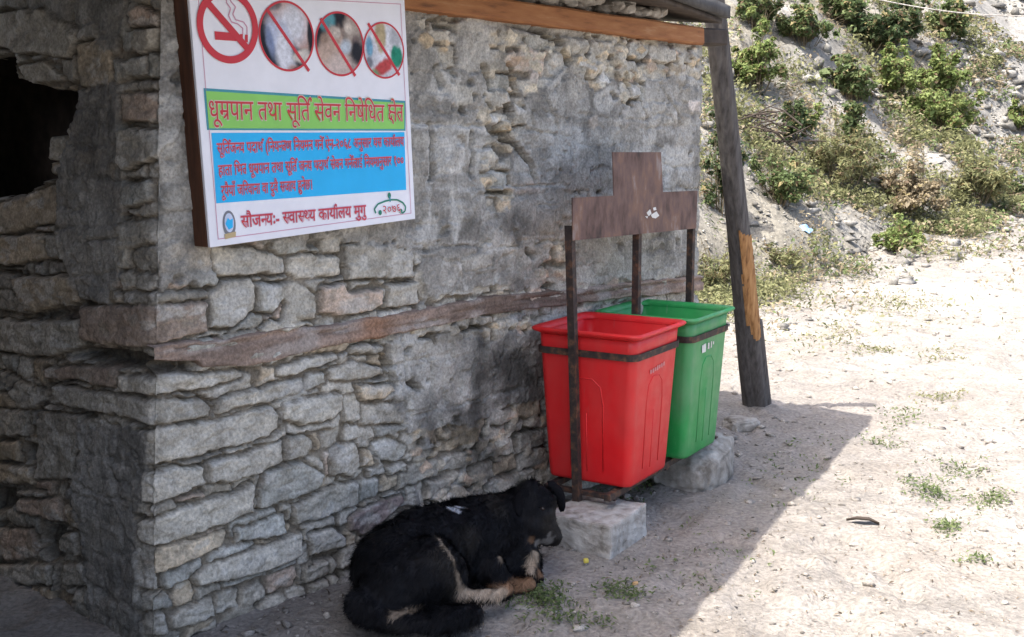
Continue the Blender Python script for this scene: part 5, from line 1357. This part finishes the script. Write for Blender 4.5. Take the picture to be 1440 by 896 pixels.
# creeping weeds on the path
P = []; Nn = []; S = []; K = []
patches = [(1255, 432, 90, 26, 130), (1170, 470, 60, 18, 60), (1228, 494, 26, 9, 34), (1305, 690, 34, 14, 70), (1330, 745, 20, 12, 40), (1395, 705, 26, 14, 40), (1330, 560, 40, 10, 34), (1350, 660, 50, 16, 34), (1240, 620, 40, 16, 26), (1270, 590, 30, 14, 22),
           (760, 845, 46, 20, 120), (870, 835, 40, 14, 50), (1195, 385, 80, 18, 110), (1090, 395, 40, 22, 110), (900, 680, 40, 24, 46), (800, 870, 60, 14, 40), (1370, 792, 16, 6, 16), (1330, 500, 60, 10, 26), (1000, 800, 90, 60, 30), (1120, 660, 70, 50, 26), (1290, 345, 60, 14, 60)]
for px, py, rx, ry, n in patches:
    for _ in range(n):
        p = on_ground(px + rs.normal(0, .5) * rx, py + rs.normal(0, .5) * ry); zt = top_z(p.x, p.y)
        if p.y > 9: p = on_terrain(px + rs.normal(0, .5) * rx, py + rs.normal(0, .5) * ry); zt = p.z
        sc = .6 + .4 * min(p.y / 5, 2.4)
        tone = 'mid' if py > 560 else 'olive'; c0, c1 = (np.array(c) for c in GREENS[tone])
        for _ in range(5):
            k = rs.uniform(); P.append((p.x + rs.normal(0, .022 * sc), p.y + rs.normal(0, .022 * sc), zt + rs.uniform(.003, .028 * sc))); v = rs.normal(0, .5, 3) + np.array((0, -.1, .9)); Nn.append(v / np.linalg.norm(v)); S.append(rs.uniform(.012, .026) * sc); K.append(c0 * (1 - k) + c1 * k)
o = link('creeping_weeds', leaf_mesh('creeping_weeds', np.array(P), np.array(Nn), np.array(S), np.array(K), rs, .42)); thing(o, 'small creeping weeds in patches on the dusty ground and along the path', 'weeds', kind='stuff')
# dry leaf and straw litter
x = rs.uniform(-1.2, 6, 9000); y = np.where(rs.uniform(0, 1, 9000) < .6, rs.uniform(2.4, 13, 9000), rs.uniform(2.4, 5.5, 9000))
s_ = (x - W0.x) * D.x + (y - W0.y) * D.y; n_ = (x - W0.x) * N.x + (y - W0.y) * N.y
kp = ~((n_ < WN + .03) & (s_ < .05)); x, y = x[kp], y[kp]; n = len(x)
P = np.stack([x, y, tops(x, y) + .005], 1); Nn = rs.normal(0, .25, (n, 3)) + np.array((0, 0, 1)); Nn /= np.linalg.norm(Nn, axis=1)[:, None]
S = rs.uniform(.007, .03, n); K = np.array((.17, .135, .095)) * rs.uniform(.35, 1.9, (n, 1))
o = link('leaf_litter', leaf_mesh('leaf_litter', np.array(P), np.array(Nn), np.array(S), np.array(K), rs, .28)); thing(o, 'dry leaf scraps and straw lying on the dusty earth', 'litter', kind='stuff')
x = rs.uniform(-1.4, 8, 17000); y = np.where(rs.uniform(0, 1, 17000) < .55, rs.uniform(2.3, 16, 17000), rs.uniform(2.3, 6.5, 17000))
s_ = (x - W0.x) * D.x + (y - W0.y) * D.y; n_ = (x - W0.x) * N.x + (y - W0.y) * N.y
kp = ~((n_ < WN) & (s_ < .05)); x, y, n_ = x[kp], y[kp], n_[kp]; n = len(x)
sizes = .0036 * (1 / np.maximum(rs.uniform(0, 1, n), .025)) ** .52 * np.where(n_ > .3, 1, 1.5)
pts = np.stack([x, y, tops(x, y) + sizes * .1], 1); cols = np.array((.36, .33, .29)) * rs.uniform(.45, 1.2, (n, 1))
o = scatter_rocks('gravel', pts, sizes, cols, M_rock, 6, .6); thing(o, 'pale gravel and pebbles scattered on the ground', 'gravel', kind='stuff')
# stones fallen at the foot of the near wall
for i, (px, py, sx_, lab) in enumerate([(735, 858, .035, 'small grey stone lying on the earth in front of the dog')]):
    o = boulder('field_stone', on_ground(px, py), (sx_, sx_ * .7, sx_ * .5), 1.0 * i, 30 + i, M_boulder); thing(o, lab, 'stone')
# a yellow scrap, an orange peel, a dark curled leaf
o = boulder('yellow_fruit', on_ground(824, 792) + Vector((0, 0, .010)), (.0105, .010, .0095), 0, 3, simple('yellow_skin', [(0.3, (0.42, 0.34, 0.05)), (0.7, (0.6, 0.5, 0.1))], 40, 0.5, 0.1), .1); thing(o, 'small yellow fruit on the ground by the corner of the concrete block', 'fruit')
o = boulder('peel_scrap', on_ground(893, 822) + Vector((0, 0, .005)), (.013, .007, .005), .5, 5, simple('peel_skin', [(0.3, (0.45, 0.24, 0.09)), (0.7, (0.6, 0.4, 0.2))], 40, 0.6, 0.1), .3); thing(o, 'little orange peel scrap on the shaded ground in front of the block', 'scrap')
bm = bmesh.new(); p = on_ground(1215, 740)
pp = [Vector((-.07, .02, .012)), Vector((-.03, .008, .022)), Vector((.02, 0, .02)), Vector((.06, -.012, .006))]
rows = []
for i, (q, wd) in enumerate(zip(pp, (.004, .018, .020, .006))):
    rows.append([bm.verts.new(q + Vector((0.3 * wd, wd, .006))), bm.verts.new(q), bm.verts.new(q + Vector((-.3 * wd, -wd, .010)))])
for i in range(3):
    for j in range(2): bm.faces.new((rows[i][j], rows[i][j + 1], rows[i + 1][j + 1], rows[i + 1][j]))
e = bmesh.ops.extrude_face_region(bm, geom=bm.faces[:])
for v in [g_ for g_ in e['geom'] if isinstance(g_, bmesh.types.BMVert)]: v.co.z += .003
bmesh.ops.recalc_face_normals(bm, faces=bm.faces)
o = obj('dry_leaf', bm, M_darkwood); o.location = p + Vector((0, 0, .004)); thing(o, 'dark curled dry leaf lying alone on the sunlit ground', 'leaf')
# bits of rubbish on the slope
for (px, py, s, c, lab) in [(1235, 300, .10, (.72, .70, .66), 'white paper scrap lying at the foot of the yellowish bush'), (1132, 324, .07, (.25, .42, .70), 'pale blue plastic scrap at the foot of the slope'), (1322, 292, .09, (.62, .50, .42), 'pinkish wrapper caught below the olive bush'), (1085, 205, .09, (.70, .71, .74), 'white wrapper in the shaded hollow of the slope')]:
    p = on_terrain(px, py); bm = bmesh.new(); bmesh.ops.create_grid(bm, x_segments=6, y_segments=5, size=s)
    for v in bm.verts: v.co.z += .5 * s * mnoise.noise(Vector((v.co.x / s * 1.3 + px, v.co.y / s * 1.3, 0))) + .3 * s; v.co.x *= 1 + .3 * mnoise.noise(Vector((px, v.co.y / s, 1)))
    e = bmesh.ops.extrude_face_region(bm, geom=bm.faces[:])
    for v in [g_ for g_ in e['geom'] if isinstance(g_, bmesh.types.BMVert)]: v.co.z += .003
    bmesh.ops.recalc_face_normals(bm, faces=bm.faces)
    o = obj('litter_scrap', bm, flat('scrap', c, .5, .12)); o.location = p; o.rotation_euler = (.5, -.2, px); thing(o, lab, 'litter')
# heap of dead sticks in the hollow behind the post
hp_ = on_terrain(1072, 212); bm = bmesh.new(); rr = random.Random(8)
for k in range(46):
    a = rr.uniform(0, 6.28); L_ = rr.uniform(.3, .8); c = Vector((rr.gauss(0, .22), rr.gauss(0, .15), rr.uniform(.02, .5))); d_ = Vector((math.cos(a), math.sin(a) * .6, rr.uniform(-.5, .7))) * L_ / 2
    bm_tube(bm, [c - d_, c + Vector((rr.gauss(0, .04), rr.gauss(0, .04), .05)), c + d_], [.010, .011, .004], 5)
o = obj('stick_heap', bm, M_darkwood); o.location = hp_; thing(o, 'tangle of dark dead sticks heaped in the hollow behind the leaning post', 'stick heap')
# thin wire high across the slope
bm = bmesh.new(); a_, b__ = EYEV + ray(1200, -8).normalized() * 12, EYEV + ray(1500, 22).normalized() * 13
bm_tube(bm, [a_.lerp(b__, t / 20) - Vector((0, 0, .25 * math.sin(math.pi * t / 20) * .3)) for t in range(-10, 31)], [.006] * 41, 5)
o = obj('overhead_wire', bm, M_conc); thing(o, 'thin pale wire strung across the top right of the slope', 'wire')
